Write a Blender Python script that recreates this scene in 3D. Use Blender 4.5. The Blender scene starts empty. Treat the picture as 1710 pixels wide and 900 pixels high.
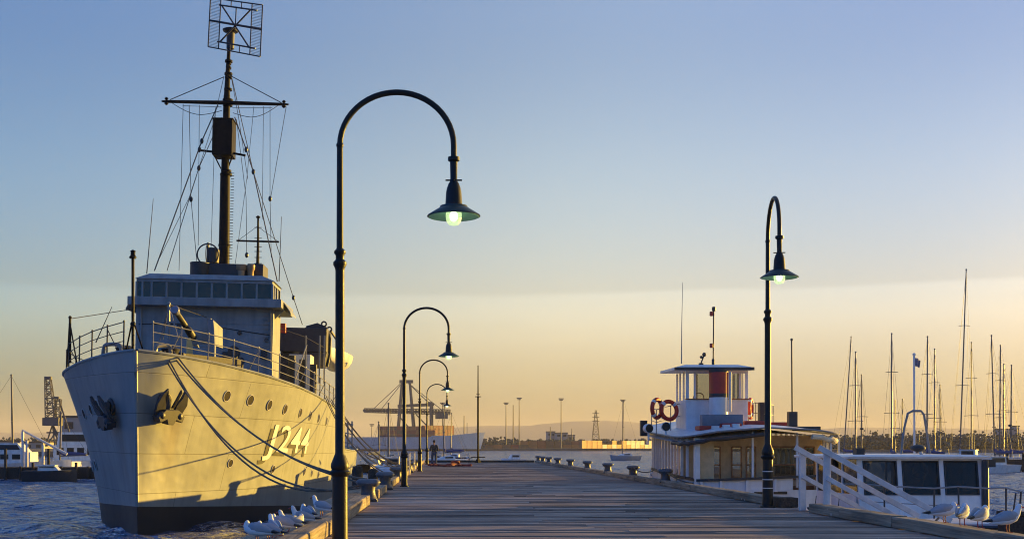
import bpy, bmesh, math, random
from mathutils import Vector, Matrix, Euler
from mathutils import noise as mnoise
R = math.radians
rng = random.Random(11)
sc = bpy.context.scene
COL = sc.collection
F, VX, HY, EZ = 1970.0, 744.0, 745.0, 3.1      # focal length in photo pixels, vanishing point, eye height over water
DECK = 1.6                                      # pier deck over water
SUN_AZ, SUN_EL = 32.0, 3.9                      # degrees past +X towards +Y, degrees up

def at(px, py, D):
    return Vector(((px - VX) * D / F, D, EZ + (HY - py) * D / F))

# ------------------------------------------------------------------ mesh building
class MB:
    def __init__(s):
        s.v = []; s.f = []; s.sm = []; s.mi = []; s.cur = 0
    def add(s, vs, fs, smooth=False):
        o = len(s.v)
        s.v += [tuple(v) for v in vs]
        for f in fs:
            s.f.append(tuple(i + o for i in f)); s.sm.append(smooth); s.mi.append(s.cur)
        return s
    def hexa(s, p):                               # 8 points: bottom 4, top 4
        return s.add(p, [(3, 2, 1, 0), (4, 5, 6, 7), (0, 1, 5, 4), (1, 2, 6, 5), (2, 3, 7, 6), (3, 0, 4, 7)])
    def box(s, c, d, rot=None):
        x, y, z = d[0] / 2, d[1] / 2, d[2] / 2
        p = [Vector(q) for q in ((-x, -y, -z), (x, -y, -z), (x, y, -z), (-x, y, -z), (-x, -y, z), (x, -y, z), (x, y, z), (-x, y, z))]
        if rot is not None:
            m = Euler(rot).to_matrix(); p = [m @ q for q in p]
        c = Vector(c)
        return s.hexa([q + c for q in p])
    def bb(s, x0, x1, y0, y1, z0, z1):
        return s.box(((x0 + x1) / 2, (y0 + y1) / 2, (z0 + z1) / 2), (abs(x1 - x0), abs(y1 - y0), abs(z1 - z0)))
    def bar(s, p, q, w, h=None, up=(0, 0, 1)):
        h = h or w
        p, q = Vector(p), Vector(q); d = (q - p)
        if d.length < 1e-6: return s
        d.normalize(); u = Vector(up)
        if abs(d.dot(u)) > .98: u = Vector((0, 1, 0))
        a = d.cross(u).normalized(); b = a.cross(d).normalized()
        a *= w / 2; b *= h / 2
        return s.hexa([p - a - b, p + a - b, q + a - b, q - a - b, p - a + b, p + a + b, q + a + b, q - a + b])
    def tube(s, pts, r, n=8, cap=True, closed=False, smooth=True):
        pts = [Vector(p) for p in pts]; m = len(pts)
        rs = r if isinstance(r, (list, tuple)) else [r] * m
        tang = []
        for i in range(m):
            if closed: t = pts[(i + 1) % m] - pts[i - 1]
            else: t = pts[min(i + 1, m - 1)] - pts[max(i - 1, 0)]
            tang.append(t.normalized() if t.length > 1e-9 else Vector((0, 0, 1)))
        u = Vector((0, 0, 1)) if abs(tang[0].z) < .9 else Vector((1, 0, 0))
        a = tang[0].cross(u).normalized(); vs = []
        for i in range(m):
            a = (a - tang[i] * a.dot(tang[i])).normalized(); b = tang[i].cross(a)
            for k in range(n):
                w = 2 * math.pi * k / n
                vs.append(pts[i] + (a * math.cos(w) + b * math.sin(w)) * rs[i])
        fs = []
        for i in range(m if closed else m - 1):
            j = (i + 1) % m
            for k in range(n):
                fs.append((i * n + k, i * n + (k + 1) % n, j * n + (k + 1) % n, j * n + k))
        if cap and not closed:
            fs.append(tuple(range(n - 1, -1, -1))); fs.append(tuple((m - 1) * n + k for k in range(n)))
        return s.add(vs, fs, smooth)
    def lathe(s, prof, c=(0, 0, 0), n=16, mat=None, smooth=True):
        c = Vector(c); vs = []
        for r, z in prof:
            for k in range(n):
                w = 2 * math.pi * k / n
                v = Vector((r * math.cos(w), r * math.sin(w), z))
                if mat is not None: v = mat @ v
                vs.append(v + c)
        fs = [(i * n + k, i * n + (k + 1) % n, (i + 1) * n + (k + 1) % n, (i + 1) * n + k) for i in range(len(prof) - 1) for k in range(n)]
        fs.append(tuple(range(n - 1, -1, -1))); fs.append(tuple((len(prof) - 1) * n + k for k in range(n)))
        return s.add(vs, fs, smooth)
    def ball(s, c, r, sc3=(1, 1, 1), n=12, m=8, rot=None):
        prof = [(max(1e-4, math.sin(math.pi * i / m)) * r, -math.cos(math.pi * i / m) * r) for i in range(m + 1)]
        M3 = Matrix.Diagonal(Vector(sc3))
        if rot is not None: M3 = Euler(rot).to_matrix() @ M3
        return s.lathe(prof, c, n, M3)
    def torus(s, c, R0, r, normal=(0, 1, 0), n=24, k=8):
        nrm = Vector(normal).normalized(); u = Vector((0, 0, 1)) if abs(nrm.z) < .9 else Vector((1, 0, 0))
        a = nrm.cross(u).normalized(); b = nrm.cross(a); c = Vector(c)
        return s.tube([c + (a * math.cos(2 * math.pi * i / n) + b * math.sin(2 * math.pi * i / n)) * R0 for i in range(n)], r, k, closed=True)
    def slab(s, poly, ext):                       # flat polygon of 3-D points pushed along ext
        e = Vector(ext); n = len(poly); p = [Vector(q) for q in poly]
        vs = p + [q + e for q in p]
        fs = [tuple(range(n - 1, -1, -1)), tuple(range(n, 2 * n))] + [(i, (i + 1) % n, n + (i + 1) % n, n + i) for i in range(n)]
        return s.add(vs, fs)
    def loft(s, rings, closed=True, cap=True, smooth=True):
        n = len(rings[0]); vs = [v for r in rings for v in r]; fs = []
        for i in range(len(rings) - 1):
            for k in range(n if closed else n - 1):
                fs.append((i * n + k, i * n + (k + 1) % n, (i + 1) * n + (k + 1) % n, (i + 1) * n + k))
        if cap:
            fs.append(tuple(range(n - 1, -1, -1))); fs.append(tuple((len(rings) - 1) * n + k for k in range(n)))
        return s.add(vs, fs, smooth)
    def build(s, name, mat, parent=None, bevel=0, sharp=40):
        me = bpy.data.meshes.new(name)
        me.from_pydata(s.v, [], s.f)
        for p, sm, mi in zip(me.polygons, s.sm, s.mi):
            p.use_smooth = sm; p.material_index = mi
        bm = bmesh.new(); bm.from_mesh(me)
        bmesh.ops.recalc_face_normals(bm, faces=bm.faces)
        bm.to_mesh(me); bm.free()
        if any(s.sm): me.set_sharp_from_angle(angle=R(sharp))
        for m in (mat if isinstance(mat, (list, tuple)) else [mat]): me.materials.append(m)
        o = bpy.data.objects.new(name, me); COL.objects.link(o)
        if parent is not None: o.parent = parent
        if bevel:
            b = o.modifiers.new('bevel', 'BEVEL'); b.width = bevel; b.segments = 2; b.limit_method = 'ANGLE'; b.angle_limit = R(40)
        return o

def tag(o, label=None, cat=None, group=None, kind=None):
    if label: o['label'] = label
    if cat: o['category'] = cat
    if group: o['group'] = group
    if kind: o['kind'] = kind
    return o
def thing(name, label, cat, loc=(0, 0, 0), rz=0, group=None):
    o = bpy.data.objects.new(name, None); COL.objects.link(o)
    o.empty_display_size = .3
    o.location = loc; o.rotation_euler = (0, 0, rz)
    return tag(o, label, cat, group)
def copy_tree(o, parent=None):
    c = o.copy(); COL.objects.link(c)
    if parent is not None: c.parent = parent
    for ch in list(o.children): copy_tree(ch, c)
    return c
def dup(o, loc, rz, label, group=None, scale=None):
    c = copy_tree(o); c.location = loc; c.rotation_euler = (0, 0, rz); c['label'] = label
    if group: c['group'] = group
    if scale: c.scale = (scale,) * 3
    return c
def pchip(tab):
    xs = [a for a, b in tab]; ys = [b for a, b in tab]; n = len(xs)
    d = [(ys[i + 1] - ys[i]) / (xs[i + 1] - xs[i]) for i in range(n - 1)]
    m = [d[0]] + [0 if d[i - 1] * d[i] <= 0 else 2 * d[i - 1] * d[i] / (d[i - 1] + d[i]) for i in range(1, n - 1)] + [d[-1]]
    def fn(x):
        if x <= xs[0]: return ys[0]
        if x >= xs[-1]: return ys[-1]
        i = max(k for k in range(n - 1) if xs[k] <= x); h = xs[i + 1] - xs[i]; t = (x - xs[i]) / h
        return (ys[i] * (1 + 2 * t) * (1 - t) ** 2 + h * m[i] * t * (1 - t) ** 2 + ys[i + 1] * t * t * (3 - 2 * t) + h * m[i + 1] * t * t * (t - 1))
    return fn
def sag(p, q, drop, n=16):
    p, q = Vector(p), Vector(q)
    return [p.lerp(q, i / n) - Vector((0, 0, 4 * drop * (i / n) * (1 - i / n))) for i in range(n + 1)]

# ------------------------------------------------------------------ materials
def new_mat(name):
    m = bpy.data.materials.new(name); m.use_nodes = True
    nt = m.node_tree; b = nt.nodes['Principled BSDF']
    return m, nt, b
def M(name, col, rough=.55, metal=0, var=.18, scale=2.5, bump=.0, bscale=30, spec=.5, streak=0, trans=0, coat=0):
    m, nt, b = new_mat(name); N = nt.nodes; L = nt.links
    b.inputs['Roughness'].default_value = rough; b.inputs['Metallic'].default_value = metal
    b.inputs['Specular IOR Level'].default_value = spec
    if coat: b.inputs['Coat Weight'].default_value = coat
    tc = N.new('ShaderNodeTexCoord')
    n1 = N.new('ShaderNodeTexNoise'); n1.inputs['Scale'].default_value = scale; n1.inputs['Detail'].default_value = 6; n1.inputs['Roughness'].default_value = .65
    L.new(tc.outputs['Object'], n1.inputs['Vector'])
    mr = N.new('ShaderNodeMapRange'); mr.inputs[1].default_value = .3; mr.inputs[2].default_value = .7
    mr.inputs[3].default_value = 1 - var; mr.inputs[4].default_value = 1 + var * .6
    L.new(n1.outputs['Fac'], mr.inputs[0]); fac = mr.outputs[0]
    if streak:
        mp = N.new('ShaderNodeMapping'); mp.inputs['Scale'].default_value = (3.2, 3.2, .18); L.new(tc.outputs['Object'], mp.inputs['Vector'])
        n2 = N.new('ShaderNodeTexNoise'); n2.inputs['Scale'].default_value = 1; n2.inputs['Detail'].default_value = 5; L.new(mp.outputs[0], n2.inputs['Vector'])
        m2 = N.new('ShaderNodeMapRange'); m2.inputs[1].default_value = .42; m2.inputs[2].default_value = .72; m2.inputs[3].default_value = 1; m2.inputs[4].default_value = 1 - streak
        L.new(n2.outputs['Fac'], m2.inputs[0])
        mu = N.new('ShaderNodeMath'); mu.operation = 'MULTIPLY'; L.new(fac, mu.inputs[0]); L.new(m2.outputs[0], mu.inputs[1]); fac = mu.outputs[0]
    vm = N.new('ShaderNodeVectorMath'); vm.operation = 'SCALE'; vm.inputs[0].default_value = col[:3]; L.new(fac, vm.inputs['Scale'])
    L.new(vm.outputs[0], b.inputs['Base Color'])
    r2 = N.new('ShaderNodeMapRange'); r2.inputs[3].default_value = max(.03, rough - .1); r2.inputs[4].default_value = min(1, rough + .12)
    L.new(n1.outputs['Fac'], r2.inputs[0]); L.new(r2.outputs[0], b.inputs['Roughness'])
    if bump:
        n3 = N.new('ShaderNodeTexNoise'); n3.inputs['Scale'].default_value = bscale; n3.inputs['Detail'].default_value = 5; L.new(tc.outputs['Object'], n3.inputs['Vector'])
        bp = N.new('ShaderNodeBump'); bp.inputs['Strength'].default_value = bump; bp.inputs['Distance'].default_value = .02
        L.new(n3.outputs['Fac'], bp.inputs['Height']); L.new(bp.outputs[0], b.inputs['Normal'])
    return m
def glass(name, col=(.02, .022, .025), alpha=.75, rough=.05):
    m, nt, b = new_mat(name); N = nt.nodes; L = nt.links
    b.inputs['Base Color'].default_value = (*col, 1); b.inputs['Roughness'].default_value = rough; b.inputs['Specular IOR Level'].default_value = .6
    tr = N.new('ShaderNodeBsdfTransparent'); tr.inputs[0].default_value = (.8, .82, .8, 1)
    mx = N.new('ShaderNodeMixShader'); mx.inputs[0].default_value = alpha
    L.new(tr.outputs[0], mx.inputs[1]); L.new(b.outputs[0], mx.inputs[2]); L.new(mx.outputs[0], N['Material Output'].inputs['Surface'])
    tc = N.new('ShaderNodeTexCoord'); n = N.new('ShaderNodeTexNoise'); n.inputs['Scale'].default_value = 1.2; L.new(tc.outputs['Object'], n.inputs['Vector'])
    bp = N.new('ShaderNodeBump'); bp.inputs['Strength'].default_value = .06; L.new(n.outputs['Fac'], bp.inputs['Height']); L.new(bp.outputs[0], b.inputs['Normal'])
    return m
def emit(name, col, strength):
    m, nt, b = new_mat(name)
    b.inputs['Base Color'].default_value = (*col, 1); b.inputs['Emission Color'].default_value = (*col, 1); b.inputs['Emission Strength'].default_value = strength
    return m

m_black = M('lamp_black_paint', (.010, .012, .012), .45, var=.4, scale=6, bump=.15, bscale=40, spec=.3)
m_green = M('lamp_shade_enamel', (.02, .04, .035), .35, var=.25, scale=8)
m_inside = M('lamp_shade_inside', (.25, .55, .42), .4, var=.1)
m_steel = M('grey_ship_steel', (.25, .275, .285), .5, var=.22, scale=1.2, streak=.25, bump=.12, bscale=9)
m_dark = M('dark_steel', (.035, .036, .038), .5, var=.3, scale=5, bump=.15)
m_mast = M('mast_paint', (.017, .015, .014), .5, var=.35, scale=4, streak=.3, spec=.08)
m_wire = M('rigging_wire', (.03, .03, .03), .5, var=.2)
m_rail = M('rail_steel', (.22, .22, .215), .4, var=.25, scale=6)
m_white = M('white_boat_paint', (.74, .74, .72), .38, var=.14, scale=2.2, streak=.18)
m_white2 = M('white_timber_paint', (.68, .67, .65), .5, var=.2, scale=5, streak=.2, bump=.1)
m_red = M('red_paint', (.42, .035, .022), .45, var=.22, scale=4)
m_orange = M('orange_plastic', (.55, .04, .018), .5, var=.18, scale=5)
m_wood = M('varnished_wood', (.30, .13, .05), .35, var=.3, scale=4, streak=.3, bump=.06)
m_tan = M('tan_canvas', (.62, .48, .28), .85, var=.15, scale=6, bump=.2, bscale=70)
m_cream = M('cream_canvas', (.68, .60, .42), .85, var=.15, scale=6, bump=.25, bscale=25)
m_blue = M('blue_canvas', (.03, .055, .16), .8, var=.25, scale=4, bump=.2)
m_rope = M('mooring_rope', (.16, .13, .09), .9, var=.3, scale=10, bump=.3, bscale=80)
m_glass = glass('dark_glass', alpha=.94)
m_clear = glass('clear_glass', (.05, .055, .05), .28)
m_wavy = glass('wavy_glass', (.05, .05, .05), .5)
m_alu = M('mast_aluminium', (.11, .11, .11), .5, .2, var=.15, scale=3)
m_gull = M('gull_white_feathers', (.74, .74, .73), .8, var=.06, scale=12, bump=.15, bscale=60)
m_gullgrey = M('gull_grey_wing', (.33, .35, .38), .75, var=.12, scale=14, bump=.2, bscale=50)
m_gullred = M('gull_red', (.40, .05, .03), .5, var=.15)
m_ink = M('gull_black', (.01, .01, .01), .4)
m_iron = M('cast_iron_bollard', (.06, .06, .06), .45, var=.4, scale=7, bump=.3, bscale=25)
m_bwhite = M('bollard_pale_cap', (.13, .13, .135), .5, var=.35, scale=9, bump=.2)  # grey of head and bolts, lighter than the post
m_bulb = emit('lit_bulb', (.92, 1.0, .75), 1.2)
m_globe = glass('globe_glass', (.75, .85, .6), .45, .25); m_globe.node_tree.nodes['Principled BSDF'].inputs['Emission Color'].default_value = (.75, 1, .5, 1); m_globe.node_tree.nodes['Principled BSDF'].inputs['Emission Strength'].default_value = .16
# ------------------------------------------------------------------ timber materials
def timber(name, cols, along, rough=.8, fine=14, rand=True, spots=0):
    m, nt, b = new_mat(name); N = nt.nodes; L = nt.links
    tc = N.new('ShaderNodeTexCoord'); geo = N.new('ShaderNodeNewGeometry')
    off = N.new('ShaderNodeVectorMath'); off.operation = 'MULTIPLY_ADD'
    cmb = N.new('ShaderNodeCombineXYZ')
    for i in range(3): L.new(geo.outputs['Random Per Island'], cmb.inputs[i])
    off.inputs[1].default_value = (37, 53, 29); L.new(cmb.outputs[0], off.inputs[0]); L.new(tc.outputs['Object'], off.inputs[2])
    mp = N.new('ShaderNodeMapping'); mp.inputs['Scale'].default_value = (.35 if along == 'x' else fine, .35 if along == 'y' else fine, fine)
    L.new(off.outputs[0], mp.inputs['Vector'])
    gr = N.new('ShaderNodeTexNoise'); gr.inputs['Scale'].default_value = 1.6; gr.inputs['Detail'].default_value = 7; gr.inputs['Roughness'].default_value = .7; L.new(mp.outputs[0], gr.inputs['Vector'])
    bl = N.new('ShaderNodeTexNoise'); bl.inputs['Scale'].default_value = .55; bl.inputs['Detail'].default_value = 5; L.new(tc.outputs['Object'], bl.inputs['Vector'])
    r1 = N.new('ShaderNodeValToRGB'); e = r1.color_ramp.elements
    e[0].position = 0; e[0].color = (*cols[0], 1); e[1].position = 1; e[1].color = (*cols[-1], 1)
    for i, c in enumerate(cols[1:-1]):
        x = e.new((i + 1) / (len(cols) - 1)); x.color = (*c, 1)
    if rand: L.new(geo.outputs['Random Per Island'], r1.inputs[0])
    else: L.new(bl.outputs['Fac'], r1.inputs[0])
    m1 = N.new('ShaderNodeMapRange'); m1.inputs[1].default_value = .3; m1.inputs[2].default_value = .7; m1.inputs[3].default_value = .34; m1.inputs[4].default_value = 1.4; L.new(gr.outputs['Fac'], m1.inputs[0])
    m2 = N.new('ShaderNodeMapRange'); m2.inputs[1].default_value = .3; m2.inputs[2].default_value = .7; m2.inputs[3].default_value = .7; m2.inputs[4].default_value = 1.2; L.new(bl.outputs['Fac'], m2.inputs[0])
    mu = N.new('ShaderNodeMath'); mu.operation = 'MULTIPLY'; L.new(m1.outputs[0], mu.inputs[0]); L.new(m2.outputs[0], mu.inputs[1])
    vm = N.new('ShaderNodeVectorMath'); vm.operation = 'SCALE'; L.new(r1.outputs[0], vm.inputs[0]); L.new(mu.outputs[0], vm.inputs['Scale'])
    sp = N.new('ShaderNodeTexVoronoi'); sp.inputs['Scale'].default_value = 2.6; sp.inputs['Randomness'].default_value = 1; L.new(tc.outputs['Object'], sp.inputs['Vector'])
    wn_ = N.new('ShaderNodeTexNoise'); wn_.inputs['Scale'].default_value = 20; wn_.inputs['Detail'].default_value = 3; L.new(tc.outputs['Object'], wn_.inputs['Vector'])
    ad_ = N.new('ShaderNodeMath'); ad_.operation = 'MULTIPLY_ADD'; ad_.inputs[1].default_value = .14; L.new(wn_.outputs['Fac'], ad_.inputs[0]); L.new(sp.outputs['Distance'], ad_.inputs[2])
    th = N.new('ShaderNodeMapRange'); th.inputs[1].default_value = .085 + spots; th.inputs[2].default_value = .11 + spots; th.inputs[3].default_value = .8; th.inputs[4].default_value = 0; L.new(ad_.outputs[0], th.inputs[0])
    mx_ = N.new('ShaderNodeMix'); mx_.data_type = 'RGBA'; L.new(th.outputs[0], mx_.inputs[0]); L.new(vm.outputs[0], mx_.inputs[6]); mx_.inputs[7].default_value = (.6, .58, .54, 1)
    L.new(mx_.outputs[2], b.inputs['Base Color']); b.inputs['Roughness'].default_value = rough; b.inputs['Specular IOR Level'].default_value = .25
    bp = N.new('ShaderNodeBump'); bp.inputs['Strength'].default_value = .55; bp.inputs['Distance'].default_value = .012; L.new(gr.outputs['Fac'], bp.inputs['Height']); L.new(bp.outputs[0], b.inputs['Normal'])
    return m
m_plank = timber('weathered_deck_planks', [(.14, .097, .068), (.49, .345, .25), (.26, .185, .135), (.64, .47, .345), (.33, .235, .175), (.53, .38, .28)], 'x')
m_kerb = timber('weathered_kerb_timber', [(.20, .165, .12), (.33, .27, .19), (.26, .205, .14)], 'y', rand=False, spots=.06)
m_pile = timber('tarred_pile_timber', [(.03, .026, .022), (.07, .058, .045), (.05, .04, .034)], 'z', rand=False)

# ------------------------------------------------------------------ pier
X0, X1, YE = -2.28, 8.6, 109.3
deck = MB(); y = -6.0
while y < YE - .2:
    w = rng.choice((.2, .225, .225, .25, .25, .3)); 
    cuts = [X0 + .0] + ([rng.uniform(1.2, 4.8)] if rng.random() < .75 else []) + [X1]
    for a, b2 in zip(cuts, cuts[1:]):
        z = DECK - abs(rng.gauss(0, .012)); t = rng.gauss(0, .007); t2 = rng.gauss(0, .008); g = rng.uniform(.012, .026) if rng.random() < .75 else rng.uniform(.03, .06)
        n = 6; sk = rng.gauss(0, .006); rings = []
        for i in range(n + 1):
            x = a + .004 + (b2 - a - .008) * i / n; dz = t2 * math.sin(3.1 * i / n) + .004 * rng.random(); yy = sk * (i / n - .5) + rng.gauss(0, .0025)
            e = rng.uniform(.004, .012)
            rings.append([(x, y + g / 2 + yy, z - .09), (x, y + g / 2 + yy, z - e + dz - t), (x, y + g / 2 + e * 1.3 + yy, z + dz - t), (x, y + w - g / 2 - e * 1.3 + yy, z + dz + t), (x, y + w - g / 2 + yy, z - e + dz + t), (x, y + w - g / 2 + yy, z - .09)])
        deck.loft(rings, smooth=False)
    y += w
pier_deck = tag(deck.build('pier_deck', m_plank), kind='structure')
sub = MB()
for x in (-1.9, -.2, 1.5, 3.2, 4.9, 6.6, 8.2): sub.bb(x - .12, x + .12, -6, YE - .3, 1.16, DECK - .13)
for k in range(20): sub.bb(X0 + .1, X1 - .1, -4 + k * 6 - .15, -4 + k * 6 + .15, .8, 1.157)
sub.build('joist', m_pile, pier_deck)
pp = MB().tube([(0, 0, -2.5), (0, 0, .8)], [.2, .18], 10).build('pile', m_pile, pier_deck)
first = True
for k in range(20):
    for x in (-2.0, 3.2, 8.3):
        o = pp if first else pp.copy()
        if not first: COL.objects.link(o)
        first = False
        o.location = (x, -4 + k * 6, 0)
# waling timber below the left edge where the gulls stand, and fascias
fas = MB()
fas.bb(8.605, 8.72, -6, YE, .7, 1.5); fas.bb(X0, X1, YE - .25, YE - .1, .7, 1.5)
fas.build('fascia', m_pile, pier_deck)
wal = MB(); wal.bb(-2.98, X0 - .004, -6, 47, 1.40, 1.775); wal.bb(-2.62, X0 - .006, 47.05, YE, 1.2, 1.56)
tag(wal.build('edge_waling', m_kerb, bevel=.02), 'broad weathered timber waling outside the left kerb with gulls perched on it', 'pier timber')

def kerb(x0, x1, y0, y1, h, lab, dark=False, tilt=0):
    mb = MB(); n = max(2, int((y1 - y0) / 1.2)); y = y0
    # two or three sawn lengths butted with a dark joint
    cuts = [y0]
    while cuts[-1] < y1 - 3.4: cuts.append(cuts[-1] + rng.uniform(2.4, 4.4))
    if y1 - cuts[-1] < .8 and len(cuts) > 1: cuts.pop()
    cuts.append(y1)
    for a, b2 in zip(cuts, cuts[1:]):
        dx, dz = rng.gauss(0, .007), rng.gauss(0, .006)
        rings = []
        k = 5
        for i in range(k + 1):
            yy = a + .009 + (b2 - a - .018) * i / k
            j = lambda s=.005: rng.gauss(0, s)
            c = .022; z1 = DECK + h + dz
            rings.append([(x0 + dx, yy, DECK + .012), (x1 + dx + j(), yy, DECK + .012), (x1 + dx + j(), yy, z1 - c + j()), (x1 - c + dx + j(), yy, z1 + j()), (x0 + c + dx + j(), yy, z1 + j()), (x0 + dx + j(), yy, z1 - c + j())])
        mb.loft(rings, smooth=False)
    return tag(mb.build('kerb_timber', m_kerb, bevel=.012), lab, 'kerb', 'timber kerbs along the pier edges')
KL = [(-5, 30.3, 'sunlit timber kerb beside the tall near lamp, with rounded far end'), (33.7, 38.9, 'short sunlit kerb block just beyond the nearest left bollard'),
      (43.2, 49.6, 'short sunlit kerb block beside the second lamp foot on the left'), (52.7, 55.2, 'left kerb block between the second and third lamps, nearer one'),
      (58.4, 66.0, 'left kerb block between the second and third lamps, farther one'), (69.4, 79, 'left kerb length beside the third lamp foot'), (82.4, 108.6, 'farthest left kerb length running to the pier end')]
for a, b2, l in KL: kerb(-2.26, -1.94, a, b2, .25, l)
KR = [(4, 26.7, 'shaded kerb timber nearest on the right with gulls on it'), (29.6, 44.2, 'right kerb timber running from the lamp foot to the nearest bollard'),
      (44.3, 71, 'right kerb length in front of the white ferry'), (71.1, 108.8, 'farthest right kerb length running to the pier corner')]
for a, b2, l in KR: kerb(8.22, 8.54, a, b2, .215, l)
ek = MB(); ek.bb(-1.9, 8.2, YE - .42, YE - .12, DECK + .012, DECK + .22)
tag(ek.build('kerb_timber', m_pile, bevel=.015), 'dark kerb timber across the far end of the pier', 'kerb', 'timber kerbs along the pier edges')
eb = MB(); eb.bb(8.16, 8.6, 28.75, 29.4, DECK + .01, DECK + .25)
tag(eb.build('stop_block', m_pile, bevel=.015), 'black timber stop block at the right lamp foot beside the gangway', 'block')

# bollards: base plate, waisted post, long rounded T head
def bollard(lab, loc, rz, group):
    t = thing('mooring_bollard', lab, 'bollard', loc, rz, group)
    b = MB(); b.box((0, 0, .03), (.52, .44, .06)); 
    b.build('base_plate', m_dark, t, bevel=.01)
    p = MB(); p.lathe([(.27, .06), (.235, .12), (.2, .22), (.19, .32), (.2, .4), (.21, .48)], n=18); p.build('post', m_iron, t)
    h = MB()
    prof = []
    n = 14
    rings = []
    for i in range(n + 1):
        u = i / n; x = -.34 + .68 * u; r = (max(0, 1 - abs(2 * u - 1) ** 3.2)) ** .5
        z = .5 + .03 * (2 * u - 1) ** 2
        rings.append([(x, .2 * r * math.cos(w * math.pi / 6) + 1e-4, z + .12 * r * math.sin(w * math.pi / 6)) for w in range(12)])
    h.loft(rings); h.build('head', m_bwhite, t)
    for sx, sy in ((-1, -1), (1, -1), (1, 1), (-1, 1)):
        MB().lathe([(.03, .06), (.03, .085), (.012, .095)], (sx * .21, sy * .17, 0), 8).build('bolt', m_bwhite, t)
    return t
BL = [(32.0, 'nearest left bollard, between two sunlit kerb blocks past the near lamp'), (41.0, 'left bollard just before the second lamp foot'), (51.1, 'left bollard just past the second lamp foot'),
      (56.8, 'left bollard midway between the second and third lamps'), (67.7, 'left bollard just before the third lamp foot'), (80.7, 'left bollard just past the third lamp foot')]
b0 = None
for D, l in BL:
    if b0 is None: b0 = bollard(l, (-2.1, D, DECK), 0, 'bollards along the left pier edge')
    else: dup(b0, (-2.1, D, DECK), rng.uniform(-.15, .15), l, 'bollards along the left pier edge')
ordn = ['nearest', 'second nearest', 'third nearest', 'fourth nearest', 'fifth nearest', 'fourth farthest', 'third farthest', 'second farthest', 'farthest']
for i, D in enumerate((45.2, 53, 61.2, 70, 79.5, 88.5, 96, 102, 107)):
    dup(b0, (8.42, D, DECK + .1), rng.uniform(-.12, .12), ordn[i] + ' bollard of the row on the right kerb, pale right end', 'bollards along the right pier kerb', .88)

# ------------------------------------------------------------------ street lamps
def lamp(lab, loc, rz, scale=1):
    t = thing('street_lamp', lab, 'street lamp', loc, rz, 'arched lamps along the pier')
    t.scale = (scale,) * 3
    p = MB()
    p.lathe([(.17, 0), (.17, .03), (.125, .05), (.115, .2), (.112, 1.06), (.15, 1.1), (.155, 1.13), (.12, 1.16), (.135, 1.2), (.13, 1.25), (.085, 1.36), (.07, 1.4), (.066, 4.06),
             (.075, 4.1), (.098, 4.14), (.098, 4.18), (.062, 4.22), (.062, 4.28), (.085, 4.31), (.085, 4.34), (.05, 4.38), (.044, 5.9)], n=20)
    p.build('pole', m_black, t)
    a = MB(); pts = []
    for i in range(25):
        w = math.pi * i / 24; pts.append((.83 - .83 * math.cos(w), 0, 5.88 + .775 * math.sin(w)))
    a.tube(pts + [(1.66, 0, 5.7)], .043, 12); a.ball((0, 0, 5.885), .056, n=10, m=6)
    a.build('arch_arm', m_black, t)
    c = MB()
    c.lathe([(.045, 5.72), (.085, 5.71), (.085, 5.66), (.055, 5.64), (.05, 5.37), (.06, 5.35), (.075, 5.33), (.1, 5.26), (.112, 5.2), (.125, 5.0), (.13, 4.985)], (1.66, 0, 0), 20)
    c.tube([(1.54, 0, 5.375), (1.78, 0, 5.375)], .012, 6); c.tube([(1.66, -.12, 5.365), (1.66, .12, 5.365)], .012, 6)
    c.build('lamp_neck', m_black, t)
    s = MB(); s.lathe([(.1, 5.01), (.2, 4.998), (.205, 4.975), (.385, 4.862), (.39, 4.85), (.38, 4.846), (.2, 4.95), (.1, 4.962)], (1.66, 0, 0), 32)
    s.build('lamp_shade', m_green, t)
    s = MB(); s.lathe([(.1, 4.955), (.2, 4.943), (.372, 4.845), (.368, 4.84), (.2, 4.93), (.1, 4.94)], (1.66, 0, 0), 32); s.build('reflector', m_inside, t)
    g = MB(); g.lathe([(.105, 4.93), (.118, 4.88), (.115, 4.82), (.1, 4.76), (.07, 4.725), (.03, 4.715)], (1.66, 0, 0), 20); go = g.build('globe', m_globe, t); MB().ball((1.66, 0, 4.85), .062, (1, 1, 1.25), 12, 8).build('bulb', m_bulb, go)
    return t
l1 = lamp('tallest arched black lamp, nearest on the left beside the warship', (-1.54, 17.2, DECK), 0)
dup(l1, (-1.54, 44.0, DECK), 0, 'second arched lamp from the front on the left side')
dup(l1, (-1.54, 70.5, DECK), 0, 'third arched lamp on the left, between the second and the man')
dup(l1, (-1.54, 98.0, DECK), 0, 'small far arched lamp on the left, closest to the standing man')
rl = dup(l1, (7.92, 29.0, DECK), math.atan2(-.992, -.125), 'right-hand arched lamp beside the gangway, white bands round its foot', scale=1.11)
for z in (.43, .62, .80):
    MB().lathe([(.1145, z - .011), (.1175, z - .008), (.1175, z + .008), (.1145, z + .011)], n=20).build('band', m_white2, rl)
# ------------------------------------------------------------------ flag mast at the pier end
t = thing('signal_mast', 'tall dark pole with small crossbars at the pier end, right of the man', 'pole', (2.95, 107.0, DECK))
p = MB(); p.lathe([(.09, .3), (.085, 5.9), (.11, 5.92), (.11, 6.0), (.06, 6.05), (.045, 8.75), (.06, 8.78), (.02, 8.85)], n=10); p.build('pole', m_mast, t)
p = MB(); p.bar((-.28, 0, 6.0), (.28, 0, 6.0), .07); p.bar((-.16, 0, 6.25), (.16, 0, 6.25), .05); p.build('crossbar', m_mast, t)
p = MB(); p.lathe([(.32, 0), (.3, .05), (.1, .42), (.1, .5)], n=4); p.bar((-.65, 0, .52), (.65, 0, .52), .07); p.build('base', m_mast, t)
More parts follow.
